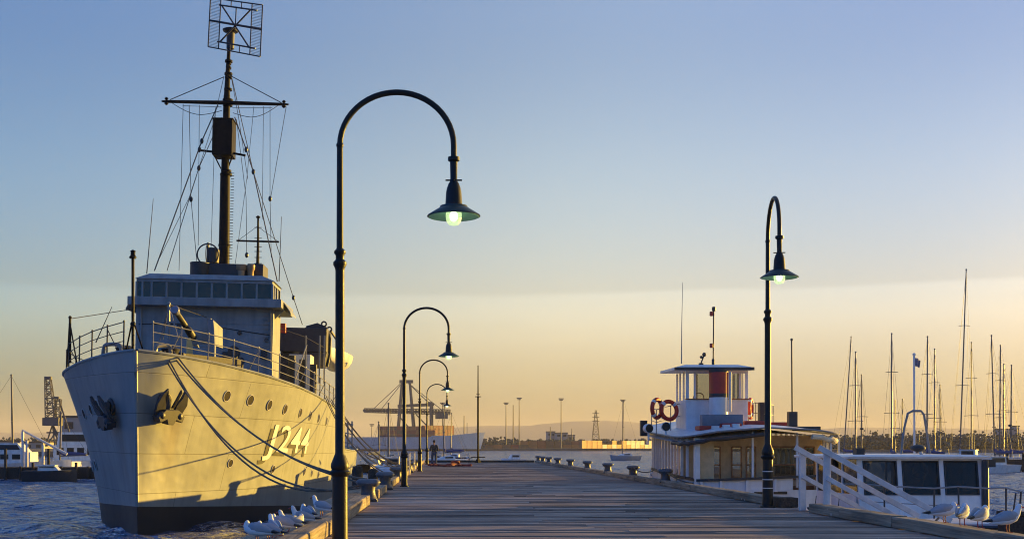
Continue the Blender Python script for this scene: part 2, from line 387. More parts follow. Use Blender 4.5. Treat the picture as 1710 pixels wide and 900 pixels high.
# ------------------------------------------------------------------ red hose lying on the deck
hz = MB(); pts = []
for i in range(60):
    u = i / 59; pts.append((-1.3 + 3.1 * u + .15 * math.sin(u * 21), 88.5 + .5 * math.sin(u * 9) + .25 * math.sin(u * 31), DECK + .12 + .06 * math.sin(u * 13)))
hz.tube(pts, .075, 8); hz.tube([(x * .95 + .1, yy - .55 + .2 * math.sin(x * 3), DECK + .09) for x, yy, z in pts], .075, 8)
hz.torus((.75, 88.5, DECK + .3), .28, .07, (0, .3, 1))
tag(hz.build('fire_hose', M('hose_red', (.26, .045, .022), .7, var=.3, scale=3)), 'orange red hose lying loose across the deck near the man', 'hose')
# dark fender piles standing off the left edge
for i, (px, D, top, l) in enumerate(((597, 38.5, 777, 'round topped dark pile just right of the near lamp, left one'), (623, 42.0, 782, 'dark pile beyond the nearest left bollard, right one'))):
    c = at(px, top, D); b = MB(); b.lathe([(.19, -2.5), (.18, c.z - .15), (.15, c.z - .04), (.06, c.z)], n=14)
    o = b.build('fender_pile', m_pile); o.location = (c.x, D, 0); tag(o, l, 'pile', 'dark piles beside the left pier edge')

# ------------------------------------------------------------------ gulls
def gull(lab, loc, rz, tuck=0, scale=1, group='gulls on the pier edge', lean=0):
    t = thing('seagull', lab, 'gull', loc, rz, group); t.scale = (scale,) * 3
    if tuck: path = [(-.235, .118, .012, .008), (-.18, .122, .032, .018), (-.1, .14, .062, .05), (-.01, .155, .075, .07), (.07, .168, .072, .068), (.115, .185, .055, .058), (.13, .215, .042, .042), (.125, .245, .037, .036), (.122, .268, .03, .024), (.12, .282, .012, .008)]
    else: path = [(-.235, .108, .012, .008), (-.18, .116, .032, .018), (-.1, .138, .06, .05), (-.01, .16, .072, .068), (.06, .19, .066, .064), (.1, .23, .045, .046), (.118, .272, .034, .036), (.128, .305, .035, .034), (.14, .328, .028, .022), (.147, .34, .01, .008)]
    rings = []
    for i, (x, z, ry, rn) in enumerate(path):
        a = Vector(path[min(i + 1, len(path) - 1)][:2]) - Vector(path[max(i - 1, 0)][:2]); a.normalize()
        nx, nz = -a.y, a.x
        rings.append([(x + nx * rn * math.sin(w * math.pi / 6), ry * math.cos(w * math.pi / 6), z + nz * rn * math.sin(w * math.pi / 6)) for w in range(12)])
    MB().loft(rings).build('body', m_gull, t)
    hx, hz_ = path[7][0], path[7][1]
    bk = MB(); bk.tube([(hx + .025, 0, hz_), (hx + .06, 0, hz_ - .008), (hx + .082, 0, hz_ - .018)], [.011, .009, .002], 8); bk.build('beak', m_gullred, t)
    for sy in (-1, 1):
        w = MB(); prof = [(.085, .04, .195, .03), (.04, .05, .192, .055), (-.03, .05, .182, .062), (-.1, .044, .165, .05), (-.17, .032, .148, .03), (-.235, .022, .132, .012), (-.275, .012, .126, .003)]
        w.loft([[(x, sy * (yy + .03 * math.cos(k * math.pi / 4) * h / .06), z + .012 + h * math.sin(k * math.pi / 4)) for k in range(8)] for x, yy, z, h in prof])
        w.build('wing', m_gullgrey, t)
        MB().tube([(-.215, sy * .02, .148), (-.27, sy * .012, .138), (-.325, sy * .004, .134)], [.02, .016, .004], 6).build('wing_tip', m_ink, t)
        MB().ball((hx + .014, sy * .03, hz_ + .008), .0055, n=6, m=4).build('eye', m_ink, t)
        lg = MB(); lg.tube([(-.005, sy * .026, .11), (-.012, sy * .027, .055), (0, sy * .028, .006)], .006, 6)
        for k in (-.35, 0, .35): lg.tube([(0, sy * .028, .005), (.035 * math.cos(k), sy * .028 + .035 * math.sin(k), .004)], .004, 5)
        lg.build('leg', m_gullred, t)
    return t
ZK = DECK + .215 + .004; ZW = 1.775
def on_waling(px, y): D = (EZ - ZW) * F / (y - HY); return ((px - VX) / F * D, D, ZW)
g1 = gull('tall gull standing alone just left of the near lamp', on_waling(536, 863), R(150), 0, 1.2)
g2 = gull('leftmost gull of the left cluster cut by the frame bottom', on_waling(428, 906), R(165), 1, 1.1)
dup(g1, (-2.18, 24.6, ZK), R(-60), 'gull half hidden behind the near lamp post with sunlit breast', scale=1.1)
for px, y, rz, src, l, s in ((447, 905, 150, g2, 'lowest left gull of the left cluster', 1.05), (458, 897, 125, g1, 'gull with upright head at the lower left of the cluster', 1.0), (470, 894, 158, g2, 'gull third from the left in the left cluster', 1.15),
                          (482, 887, 172, g1, 'gull in the middle of the left cluster with long grey back', 1.0), (497, 886, 70, g2, 'gull with raised pale head behind the middle of the cluster', .95), (503, 880, 190, g1, 'gull facing away at the right of the left cluster', 1.05),
                          (513, 871, 135, g2, 'topmost gull of the left cluster nearest the kerb', 1.12)):
    dup(src, on_waling(px, y), R(rz + rng.uniform(-10, 10)), l, scale=s)
for px, D, rz, src, l, s in ((1578, 20.4, 5, g2, 'leftmost gull on the right kerb by the gangway foot', 1.25), (1607, 19.8, 55, g2, 'second gull from the left on the right kerb, preening', 1.28), (1637, 19.3, 40, g2, 'third gull from the left on the right kerb, beside the black post', 1.28),
                          (1684, 18.3, 5, g1, 'rightmost gull on the right kerb at the frame edge', 1.25)):
    dup(src, (8.38, 8.38 * F / (px - VX), ZK), R(rz), l, scale=s)
dup(g2, (2.1, 108.95, DECK + .225), R(200), 'lone white gull on the end kerb left of the dark pole', scale=1.3)
# ------------------------------------------------------------------ the warship
SX, SY, HEEL = -10.9, 41.0, R(1.25)
ship = thing('warship', 'grey wartime corvette moored left of the pier, tall mast, number J244 on its bow', 'warship', (SX, SY, 0))
ship.rotation_euler = (0, HEEL, 0)
_inv = Euler((0, HEEL, 0)).to_matrix().inverted()
def S(px, py, s):                                # photo pixel at s metres aft of the stem -> ship coordinates
    return _inv @ (at(px, py, SY + s) - Vector((SX, SY, 0)))
WL = pchip([(0, 0), (3, .95), (6, 2.15), (10, 3.4), (15, 4.15), (22, 4.5), (32, 4.6), (45, 4.2), (52, 3.1), (56.7, 1.4)])
DK = pchip([(0, .07), (.6, .75), (1.3, 1.28), (3, 2.3), (4.2, 2.85), (7, 3.95), (10, 4.5), (15, 4.82), (30, 4.85), (45, 4.6), (52, 4.0), (56.7, 2.6)])
ZF = pchip([(0, 6.42), (4, 6.14), (8, 5.82), (15, 5.5), (26, 5.2)]); ZA = pchip([(26, 3.1), (40, 2.9), (56.7, 3.2)])
ZD = lambda s: ZF(s) if s <= 26 else ZA(s)
ZB = pchip([(0, .98), (10, .62), (20, .22), (57, .2)])          # upper edge of the boot topping
def hull(s, z, side):
    zt = ZF(min(s, 26)) if s <= 26 else 5.2
    t = max(0., min(1., z / zt)); k = t ** 1.35
    b = WL(s) + (DK(s) - WL(s)) * k
    if z < 0: b *= max(.2, 1 + .12 * z)
    if side < 0: b *= 1 + .22 * math.exp(-((s - 6) / 6) ** 2)
    rake = .75 * (1 - t) * math.exp(-s / 2.5)
    return Vector((side * b, s + rake, z))
def hull_n(s, z, side):
    e = .05; a = hull(s + e, z, side) - hull(s - e, z, side); b = hull(s, z + e, side) - hull(s, z - e, side)
    n = a.cross(b).normalized()
    return n if n.x * side > 0 else -n
def hull_px(px, py, side=1):                     # where a pixel's ray meets the hull
    best = None
    for i in range(560):
        s = .1 + i * .1
        z = (_inv @ (at(px, py, SY + s) - Vector((SX, SY, 0)))).z
        if z < -.5 or z > ZD(s) + .3: continue
        p = hull(s, z, side); w = Euler((0, HEEL, 0)).to_matrix() @ p + Vector((SX, SY, 0))
        q = VX + w.x / w.y * F
        d = abs(q - px)
        if side < 0 and d < 4: return s, z
        if best is None or d < best[0] - .05: best = (d, s, z)
    return best[1], best[2]

# hull paint: plates, seams, streaks
def hull_mat():
    m, nt, b = new_mat('ship_hull_grey'); N = nt.nodes; L = nt.links
    tc = N.new('ShaderNodeTexCoord'); sep = N.new('ShaderNodeSeparateXYZ'); L.new(tc.outputs['Object'], sep.inputs[0])
    cmb = N.new('ShaderNodeCombineXYZ'); L.new(sep.outputs['Y'], cmb.inputs[0]); L.new(sep.outputs['Z'], cmb.inputs[1])
    br = N.new('ShaderNodeTexBrick'); br.inputs['Scale'].default_value = 1; br.inputs['Brick Width'].default_value = 5.2; br.inputs['Row Height'].default_value = 1.42
    br.inputs['Mortar Size'].default_value = .016; br.inputs['Mortar Smooth'].default_value = .3; br.inputs['Color1'].default_value = (.96, .96, .96, 1); br.inputs['Color2'].default_value = (1.03, 1.03, 1.03, 1); br.inputs['Mortar'].default_value = (.5, .48, .45, 1)
    L.new(cmb.outputs[0], br.inputs['Vector'])
    mp = N.new('ShaderNodeMapping'); mp.inputs['Scale'].default_value = (1.6, 1.6, .09); L.new(tc.outputs['Object'], mp.inputs['Vector'])
    st = N.new('ShaderNodeTexNoise'); st.inputs['Scale'].default_value = 1.1; st.inputs['Detail'].default_value = 5; L.new(mp.outputs[0], st.inputs['Vector'])
    s2 = N.new('ShaderNodeMapRange'); s2.inputs[1].default_value = .45; s2.inputs[2].default_value = .75; s2.inputs[3].default_value = 1.03; s2.inputs[4].default_value = .76; L.new(st.outputs['Fac'], s2.inputs[0])
    bl = N.new('ShaderNodeTexNoise'); bl.inputs['Scale'].default_value = .8; bl.inputs['Detail'].default_value = 8; L.new(tc.outputs['Object'], bl.inputs['Vector'])
    s3 = N.new('ShaderNodeMapRange'); s3.inputs[1].default_value = .3; s3.inputs[2].default_value = .7; s3.inputs[3].default_value = .92; s3.inputs[4].default_value = 1.08; L.new(bl.outputs['Fac'], s3.inputs[0])
    mu = N.new('ShaderNodeMath'); mu.operation = 'MULTIPLY'; L.new(s2.outputs[0], mu.inputs[0]); L.new(s3.outputs[0], mu.inputs[1])
    vm = N.new('ShaderNodeVectorMath'); vm.operation = 'SCALE'; L.new(br.outputs['Color'], vm.inputs[0]); L.new(mu.outputs[0], vm.inputs['Scale'])
    cm = N.new('ShaderNodeVectorMath'); cm.operation = 'MULTIPLY'; cm.inputs[1].default_value = (.215, .235, .225); L.new(vm.outputs[0], cm.inputs[0])
    # rust blooms
    ru = N.new('ShaderNodeTexNoise'); ru.inputs['Scale'].default_value = 2.2; ru.inputs['Detail'].default_value = 9; ru.inputs['Roughness'].default_value = .75; L.new(mp.outputs[0], ru.inputs['Vector'])
    rr = N.new('ShaderNodeMapRange'); rr.inputs[1].default_value = .66; rr.inputs[2].default_value = .82; rr.inputs[4].default_value = .45; L.new(ru.outputs['Fac'], rr.inputs[0])
    mx = N.new('ShaderNodeMix'); mx.data_type = 'RGBA'; L.new(rr.outputs[0], mx.inputs[0]); L.new(cm.outputs[0], mx.inputs[6]); mx.inputs[7].default_value = (.2, .12, .07, 1)
    # rust run down from the hawse
    yo = N.new('ShaderNodeMath'); yo.operation = 'SUBTRACT'; yo.inputs[1].default_value = 1.75; L.new(sep.outputs['Y'], yo.inputs[0])
    ya = N.new('ShaderNodeMath'); ya.operation = 'ABSOLUTE'; L.new(yo.outputs[0], ya.inputs[0])
    ym = N.new('ShaderNodeMapRange'); ym.interpolation_type = 'SMOOTHSTEP'; ym.inputs[1].default_value = .05; ym.inputs[2].default_value = .75; ym.inputs[3].default_value = .85; ym.inputs[4].default_value = 0; L.new(ya.outputs[0], ym.inputs[0])
    zm = N.new('ShaderNodeMapRange'); zm.interpolation_type = 'SMOOTHSTEP'; zm.inputs[1].default_value = 1.0; zm.inputs[2].default_value = 4.5; L.new(sep.outputs['Z'], zm.inputs[0])
    z2 = N.new('ShaderNodeMath'); z2.operation = 'LESS_THAN'; z2.inputs[1].default_value = 4.6; L.new(sep.outputs['Z'], z2.inputs[0])
    q1 = N.new('ShaderNodeMath'); q1.operation = 'MULTIPLY'; L.new(ym.outputs[0], q1.inputs[0]); L.new(zm.outputs[0], q1.inputs[1])
    q2 = N.new('ShaderNodeMath'); q2.operation = 'MULTIPLY'; L.new(q1.outputs[0], q2.inputs[0]); L.new(z2.outputs[0], q2.inputs[1])
    q3 = N.new('ShaderNodeMath'); q3.operation = 'MULTIPLY'; L.new(q2.outputs[0], q3.inputs[0]); L.new(st.outputs['Fac'], q3.inputs[1])
    mx2 = N.new('ShaderNodeMix'); mx2.data_type = 'RGBA'; L.new(q3.outputs[0], mx2.inputs[0]); L.new(mx.outputs[2], mx2.inputs[6]); mx2.inputs[7].default_value = (.13, .085, .055, 1)
    L.new(mx2.outputs[2], b.inputs['Base Color']); b.inputs['Roughness'].default_value = .48
    bn = N.new('ShaderNodeTexNoise'); bn.inputs['Scale'].default_value = .9; bn.inputs['Detail'].default_value = 2; L.new(tc.outputs['Object'], bn.inputs['Vector'])
    ad = N.new('ShaderNodeMath'); ad.operation = 'MULTIPLY_ADD'; L.new(br.outputs['Fac'], ad.inputs[0]); ad.inputs[1].default_value = -.25; L.new(bn.outputs['Fac'], ad.inputs[2])
    bp = N.new('ShaderNodeBump'); bp.inputs['Strength'].default_value = .5; bp.inputs['Distance'].default_value = .08; L.new(ad.outputs[0], bp.inputs['Height']); L.new(bp.outputs[0], b.inputs['Normal'])
    return m
m_hull = hull_mat()
m_boot = M('boot_topping_black', (.012, .011, .011), .6, var=.5, scale=2, streak=.3, bump=.2, bscale=12)
stn = [0, .15, .35, .6, .9, 1.3, 1.8, 2.4, 3, 3.7, 4.5, 5.3, 6.2, 7.2, 8.3, 9.5, 11, 12.5, 14, 16, 18, 20, 22.5, 25.9, 26, 26.02, 28, 31, 34, 37, 40, 43, 46, 49, 51.5, 53.5, 55, 56.2, 56.7]
for nm, mat, lo, hi, nz in (('hull', m_hull, lambda s: ZB(s), lambda s: ZD(s), 16), ('boot_topping', m_boot, lambda s: -1.5, lambda s: ZB(s), 6)):
    mb = MB()
    for side in (1, -1):
        mb.loft([[hull(s, lo(s) + (hi(s) - lo(s)) * k / nz, side) for k in range(nz + 1)] for s in stn], closed=False, cap=False)
    a = [hull(56.7, lo(56.7) + (hi(56.7) - lo(56.7)) * k / nz, 1) for k in range(nz + 1)]; c = [hull(56.7, lo(56.7) + (hi(56.7) - lo(56.7)) * k / nz, -1) for k in range(nz + 1)]
    mb.loft([a, c], closed=False, cap=False)
    if nm == 'hull':                             # stem bar and gunwale strake
        mb.tube([Vector((0, -.03 + .75 * (1 - z / 6.42), z)) for z in (.98, 2, 3, 4, 5, 6.42)], .07, 8)
        for side in (1, -1):
            mb.tube([hull(s, ZD(s), side) + Vector((0, 0, .02)) for s in stn if s <= 26], .055, 6)
            mb.tube([hull(s, ZD(s), side) + Vector((0, 0, .02)) for s in stn if s > 26], .05, 6)
    hobj = mb.build(nm, mat, ship)
dk = MB()
for ss in ([s for s in stn if s <= 26], [s for s in stn if s > 26]):
    dk.loft([[hull(s, ZD(s) - .02, -1) * .995 + Vector((0, 0, .03)), Vector((0, s, ZD(s) + .05)), hull(s, ZD(s) - .02, 1) * .995 + Vector((0, 0, .03))] for s in ss], closed=False, cap=False)
dk.add([hull(26, 3.0, -1), hull(26, 3.0, 1), hull(26, 5.2, 1), hull(26, 5.2, -1)], [(0, 1, 2, 3)])
dk.build('deck', m_dark, ship)

# pennant number laid on the plating
cu = bpy.data.curves.new('num', 'FONT'); cu.body = 'J244'; cu.size = 1; cu.resolution_u = 4; cu.offset = .008; cu.space_character = 1.08
to = bpy.data.objects.new('num', cu); COL.objects.link(to)
tme = bpy.data.meshes.new_from_object(to.evaluated_get(bpy.context.evaluated_depsgraph_get()))
bpy.data.objects.remove(to)
bmm = bmesh.new(); bmm.from_mesh(tme)
for _ in range(2): bmesh.ops.subdivide_edges(bmm, edges=[e for e in bmm.edges if e.calc_length() > .25], cuts=1); bmesh.ops.triangulate(bmm, faces=bmm.faces)
bmm.verts.ensure_lookup_table()
xs = [v.co.x for v in bmm.verts]; ys = [v.co.y for v in bmm.verts]
tv = [((v.co.x - min(xs)) / (max(xs) - min(xs)), (v.co.y - min(ys)) / (max(ys) - min(ys))) for v in bmm.verts]; tf = [[v.index for v in fc.verts] for fc in bmm.faces]; bmm.free()
J0, J1 = hull_px(441, 745)[0], hull_px(514, 742)[0]
def letters(name, mat, ds, dz, off):
    mb = MB(); vs = []
    for u, v in tv:
        s = J0 + (J1 - J0) * u + ds; z = 2.6 + 1.52 * v - .1 * u + dz
        vs.append(hull(s, z, 1) + hull_n(s, z, 1) * off)
    mb.add(vs, tf); return mb.build(name, mat, ship)
letters('pennant_shadow', M('number_black_paint', (.012, .012, .014), .5), -.30, -.17, .018)
letters('pennant_number', M('number_white_paint', (.7, .69, .66), .45, var=.08), 0, 0, .034)

# portholes
m_port = M('porthole_dark', (.012, .006, .005), .6, spec=.15); m_rim = M('porthole_rim', (.42, .41, .38), .45)
def porthole(s, z, side, r=.19):
    n = hull_n(s, z, side); q = n.to_track_quat('Z', 'Y').to_matrix(); c = hull(s, z, side)
    o = MB().torus((0, 0, 0), r * 1.12, .022, (0, 0, 1), 18, 6); o.v = [tuple(q @ Vector(v) + c + n * .012) for v in o.v]; o = o.build('porthole', m_rim, ship)
    g = MB().lathe([(r * 1.05, .0), (r * 1.05, .014)], n=18, smooth=False); g.v = [tuple(q @ Vector(v) + c + n * .004) for v in g.v]; g.build('pane', m_port, o)
for px, py in ((379, 661), (419, 668), (449, 676), (476, 683), (501, 689), (518, 694), (532, 698), (545, 703), (384, 773), (455, 783), (508, 787), (520, 790), (531, 792)):
    s, z = hull_px(px, py); porthole(s, z, 1, .19 if py < 720 else .15)
for s, z in ((5.2, 4.3), (4.1, 4.45), (3.1, 4.6), (8.2, 2.2), (7.0, 2.25), (5.9, 2.3), (11, 4.2)): porthole(s, z, -1)

# stockless anchors housed on the bow
def anchor(side, s, z):
    t = MB(); n = hull_n(s, z, side); c = hull(s, z, side) + n * .10
    fw = (hull(s + .1, z, side) - hull(s - .1, z, side)).normalized(); up = n.cross(fw); up = up if up.z > 0 else -up
    P = lambda a, b, d: c + fw * a + up * b + n * d
    t.torus(P(0, .12, -.06), .26, .07, n, 18, 8)
    t.bar(P(0, .3, .02), P(0, -.35, .22), .2, .2)                                  # shank
    t.slab([P(-.62, -.42, .06), P(-.5, -.62, .06), P(-.2, -.5, .06), P(-.12, -.68, .06), P(.15, -.68, .06), P(.25, -.5, .06), P(.55, -.6, .06), P(.64, -.36, .06), P(.3, -.14, .06), P(-.3, -.14, .06)], n * .34)
    for k in (-1, 1):                                                              # flukes pointing up and out
        t.slab([P(k * .22, -.4, .12), P(k * .62, -.38, .1), P(k * .72, .05, .26), P(k * .6, .42, .36), P(k * .42, .62, .42), P(k * .34, .3, .34), P(k * .24, 0, .2)], n * .11)
        t.ball(P(k * .42, -.36, .3), .16, n=8, m=6)
    t.slab([P(.05, -.1, .22), P(.16, -.1, .22), P(.2, .5, .5), P(.12, .62, .52)], n * .08)
    t.build('anchor', m_dark, ship, bevel=.02)
s, z = hull_px(273, 674); anchor(1, s, z)
s, z = hull_px(186, 684, -1); anchor(-1, s, z)

# bow fairleads, jackstaff, foredeck gear
def fair(px0, px1, py0, py1, s0, s1):
    a, b = S(px0, py1, s0), S(px1, py1, s1); h = (py1 - py0) * .0213
    pts = [a] + [a.lerp(b, u) + Vector((0, 0, h * w)) for u, w in ((.02, .5), (.08, .88), (.2, 1), (.5, 1.03), (.8, 1), (.92, .88), (.98, .5))] + [b]
    MB().tube(pts, .075, 8).bar(a - Vector((0, 0, .02)), b - Vector((0, 0, .02)), .2, .12).build('fairlead', m_rail, ship)
fair(259, 285, 577, 593, 1.0, 1.5); fair(172, 203, 575, 594, 1.6, .9)
def post(name, p, q, r, mat=None, par=None): return MB().tube([p, q], r, 8).build(name, mat or m_rail, par or ship)
js = MB(); a, b = S(222, 592, .25), S(222, 424, .25); js.tube([a, b], .055, 8); js.ball(b, .09, n=8, m=6); js.lathe([(.12, -.16), (.13, -.1), (.06, -.02), (.1, .1), (.03, .14)], b, 8); js.ball(S(222, 541, .25), .1, n=8, m=6)
js.tube([S(224, 540, .25), S(238, 582, .8)], .03, 6); js.tube([S(220, 540, .25), S(211, 584, .9)], .03, 6); js.build('jackstaff', m_mast, ship)
tp = MB(); tp.tube([S(282, 508, 5.5), S(282, 566, 5.5)], .05, 8); tp.tube([S(283, 512, 5.5), S(298, 566, 5.0)], .03, 6); tp.tube([S(281, 512, 5.5), S(267, 568, 6)], .022, 6); tp.tube([S(281, 512, 5.5), S(272, 566, 6)], .022, 6); tp.ball(S(282, 507, 5.5), .075, n=8, m=6)
tp.build('tripod_post', m_rail, ship)
tp = MB(); 
tp.tube([S(117, 532, 5.6), S(117, 606, 5.6)], .05, 8); tp.tube([S(117, 540, 5.6), S(128, 604, 5.0)], .03, 6); tp.tube([S(116, 540, 5.6), S(112, 612, 6.4)], .03, 6); tp.ball(S(117, 530, 5.6), .07, n=8, m=6); tp.build('tripod_post', m_mast, ship)
bw = MB(); zb = 5.95
for sd in (1, -1): bw.slab([(0, 3.4, zb), (sd * 2.5, 6.6, zb - .1), (sd * 2.5, 6.6, zb + .7), (0, 3.4, zb + .75)], (0, .05, 0))
bw.build('breakwater', m_dark, ship)
wl_ = MB(); wl_.lathe([(.35, 6.1), (.3, 6.3), (.25, 6.5), (.36, 6.7), (.2, 6.8)], (-1.1, 2.6, 0), 12); wl_.lathe([(.35, 6.1), (.3, 6.3), (.25, 6.5), (.36, 6.7), (.2, 6.8)], (.6, 2.6, 0), 12); wl_.bb(-1.5, 1, 2.9, 3.3, 6.1, 6.6); wl_.build('windlass', m_dark, ship)
# gun with open shield
gun = MB(); gm = S(292, 517, 3.9); gb = S(325, 567, 7.4)
gun.tube([gb, gb.lerp(gm, .35), gb.lerp(gm, .36), gm], [.17, .15, .12, .1], 12); gun.lathe([(.55, 5.75), (.5, 6.3), (.4, 6.6)], (gb.x, 7.6, 0), 14); gun.build('gun', m_dark, ship)
mz = MB(); d = (gm - gb).normalized(); mz.tube([gm - d * .3, gm - d * .02, gm + d * .02], [.135, .17, .15], 12); mz.build('muzzle_cover', M('muzzle_cover', (.2, .22, .3), .5), ship)
sh = MB(); a, b, c, d2 = S(309, 531, 7.0), S(352, 533, 7.2), S(352, 575, 7.2), S(322, 575, 7.0)
sh.slab([a, b, c, d2], (0, .06, 0)); sh.slab([b, b + Vector((.1, 1.8, -.2)), c + Vector((.1, 1.8, 0)), c], (.05, 0, 0)); sh.slab([a, a + Vector((-.1, 1.8, -.2)), d2 + Vector((-.1, 1.8, 0)), d2], (-.05, 0, 0)); sh.slab([a, b, b + Vector((0, 1.6, -.1)), a + Vector((0, 1.6, -.1))], (0, 0, .05)); sh.build('gun_shield', m_steel, ship)
fin = MB(); c0 = S(352, 604, 6.2); rr = []
for i in range(13):
    u = i / 12; z = S(352, 604 - 71 * u, 6.2); w = .3 * (1 - u) ** .6 * (.65 + .6 * math.sin(u * 2.4)); rr.append([(z.x - .06, z.y - w * .3, z.z), (z.x + .10 + w * .25, z.y - .05, z.z), (z.x + .06, z.y + .2 + 2.2 * w, z.z), (z.x - .16, z.y + 2.0 * w, z.z)])
fin.loft(rr); fin.build('curved_plate', m_steel, ship)
pl = MB(); a = [S(311, 604, 5.6), S(322, 604, 5.9), S(322, 577, 5.9), S(318, 563, 5.8), S(312, 566, 5.6)]
pl.slab(a, (-.03, .05, 0)); pl.build('locker_plate', M('sunlit_yellow', (.42, .38, .2), .5, var=.15), ship)  # low sunlight on the plate is put into its yellow colour
# ventilators, bollards and small gear along the deck edge
for px, py, s, r in ((391, 592, 10.5, .2), (402, 608, 9.5, .14), (380, 612, 8, .12), (352, 606, 6.5, .12)):
    c = S(px, py, s); vt = MB(); zb = ZD(s) + .02; vt.tube([(c.x, c.y, zb), (c.x, c.y, c.z - .05), (c.x + .02, c.y - .12, c.z + .08), (c.x + .03, c.y - .3, c.z + .1)], [r * .8, r * .8, r, r * 1.35], 12); vt.build('ventilator', m_dark, ship)

# guard rails on both sides
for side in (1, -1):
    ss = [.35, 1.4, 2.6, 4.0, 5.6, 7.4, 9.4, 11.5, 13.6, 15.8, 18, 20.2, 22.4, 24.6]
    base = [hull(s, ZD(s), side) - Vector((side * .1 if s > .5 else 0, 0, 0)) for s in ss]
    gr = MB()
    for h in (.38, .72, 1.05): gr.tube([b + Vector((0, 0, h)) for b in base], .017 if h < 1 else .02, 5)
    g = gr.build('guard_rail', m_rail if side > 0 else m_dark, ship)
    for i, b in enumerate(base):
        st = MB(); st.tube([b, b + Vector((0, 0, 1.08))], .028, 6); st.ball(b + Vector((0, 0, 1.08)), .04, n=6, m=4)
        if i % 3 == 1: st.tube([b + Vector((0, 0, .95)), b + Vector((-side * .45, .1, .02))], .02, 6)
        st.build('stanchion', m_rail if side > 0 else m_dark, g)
w = MB(); w.tube([S(118, 532, 5.6), S(216, 517, 12)], .016, 5); w.tube([S(284, 509, 5.5), S(345, 530, 12.5)], .02, 5); w.build('rigging_wire', m_wire, ship)

# ---- bridge
s0 = 13.0
A = lambda px, py, s=s0: S(px, py, s)
bz = S(300, 512, s0).z
lh = MB(); xl, xr = A(226, 560).x, A(456, 560).x
lh.bb(xl, xr, s0, s0 + 2.3, 5.4, bz); lh.bb(-1.9, 1.9, s0 + 2.303, 20.5, 5.4, bz - .4)
lower = lh.build('bridge_house', m_steel, ship, bevel=.03)
for px, py, r in ((445, 568, .05), (300, 545, .06), (400, 556, .05)): 
    c = A(px, py); MB().lathe([(r * 2, 0), (r * 2, .03), (r, .06)], (0, 0, 0), 10, Euler((R(90), 0, 0)).to_matrix()).build('fitting', m_dark, lower).location = (c.x, s0 - .002, c.z)
MB().tube([A(232, 541) - Vector((0, .03, 0)), A(330, 541) - Vector((0, .03, 0)), A(452, 560) - Vector((0, .03, 0))], .018, 5).build('cable', m_dark, lower)
fit = MB()
for px in (236, 452): fit.tube([A(px, 515) - Vector((0, .06, 0)), A(px, 606) - Vector((0, .06, 0))], .035, 6)
fit.build('pipe', m_steel, lower)
sm_ = MB()
for py, x0_, x1_ in ((537, 228, 452), (578, 330, 453)): a_, b_ = A(x0_, py), A(x1_, py); sm_.bb(a_.x, b_.x, s0 - .022, s0 - .001, a_.z - .02, a_.z + .02)
sm_.build('weld_seam', m_steel, lower)
for px, py, w_, h_ in ((372, 588, 22, 16), (436, 585, 10, 14)): a_, b_ = A(px, py + h_), A(px + w_, py); MB().bb(a_.x, b_.x, s0 - .16, s0 - .003, a_.z, b_.z).build('locker', m_dark, lower, bevel=.015)
rg = MB()
for k in range(9): a_ = A(438, 520 + k * 7); rg.bar(a_ - Vector((0, .09, 0)), a_ + Vector((.34, -.09, 0)), .03)
rg.build('rung', m_steel, lower)
c = A(392, 590); MB().lathe([(.24, 0), (.24, .05), (.2, .1)], (0, 0, 0), 16, Euler((R(90), 0, 0)).to_matrix()).build('scuttle', m_dark, lower).location = (c.x, s0 - .002, c.z)
pf = MB(); a, b = A(213, 500, 12.4), A(470, 513, 12.4)
pf.bb(a.x, b.x, 12.35, s0 + 3.4, bz - .02, bz + .36); plat = pf.build('bridge_deck', m_steel, ship, bevel=.02)
for sd, x in ((1, b.x), (-1, a.x)):
    MB().slab([(x - sd * .02, 13.4, bz - .03), (x - sd * .75, 13.4, bz - .03), (x - sd * .75, 13.4, bz - .75)], (0, .08, 0)).build('bracket', m_steel, plat)
    MB().slab([(x + sd * .02, 13.0, bz + .3), (x + sd * .3, 13.2, bz - .1), (x + sd * .25, 15.6, bz - .1), (x + sd * .02, 15.8, bz + .3)], (0, 0, -.05)).build('wing_flap', m_steel, plat)
# window band
zt = A(340, 468, 12.9).z; zb = bz + .363; x0, x1 = A(229, 480, 12.9).x, A(456, 480, 12.9).x; yf, yb = 12.75, 15.3
wh = MB(); wh.bb(x0 + .12, x1 - .12, yf + .35, yb - .1, zb, zb + .1); wh.bb(x0, x1, yf, yb, zt - .13, zt)
xs_ = [x0 + (x1 - x0) * u for u in (0, .045, .112, .222, .332, .444, .554, .664, .774, .884, 1)]
for i, x in enumerate(xs_): wh.bb(x - .045, x + .045, yf, yf + .09, zb, zt - .133)
for x in (x0 + .05, x1 - .05):
    for yy in (yf + .8, yf + 1.6, yb - .05): wh.bb(x - .05, x + .05, yy - .05, yy + .05, zb, zt - .133)
wh.bb(x0, x1, yb - .1, yb, zb + .01, zt - .135)
wheel = wh.build('wheelhouse', m_steel, ship, bevel=.012)
for a, b in zip(xs_, xs_[1:]): MB().bb(a + .048, b - .048, yf + .04, yf + .06, zb + .02, zt - .135).build('window', m_glass, wheel)
for x in (x0 + .05, x1 - .05):
    for a, b in ((yf + .1, yf + .74), (yf + .86, yf + 1.54), (yf + 1.66, yb - .12)): MB().bb(x - .01, x + .01, a, b, zb + .02, zt - .135).build('window', m_glass, wheel)
cp = A(294, 494, 13.6); MB().lathe([(.1, zb + .1), (.1, cp.z), (.16, cp.z + .05), (.1, cp.z + .15)], (cp.x, 13.8, 0), 10).build('compass', m_rail, wheel)
rf = MB(); zr = A(340, 458, 13).z
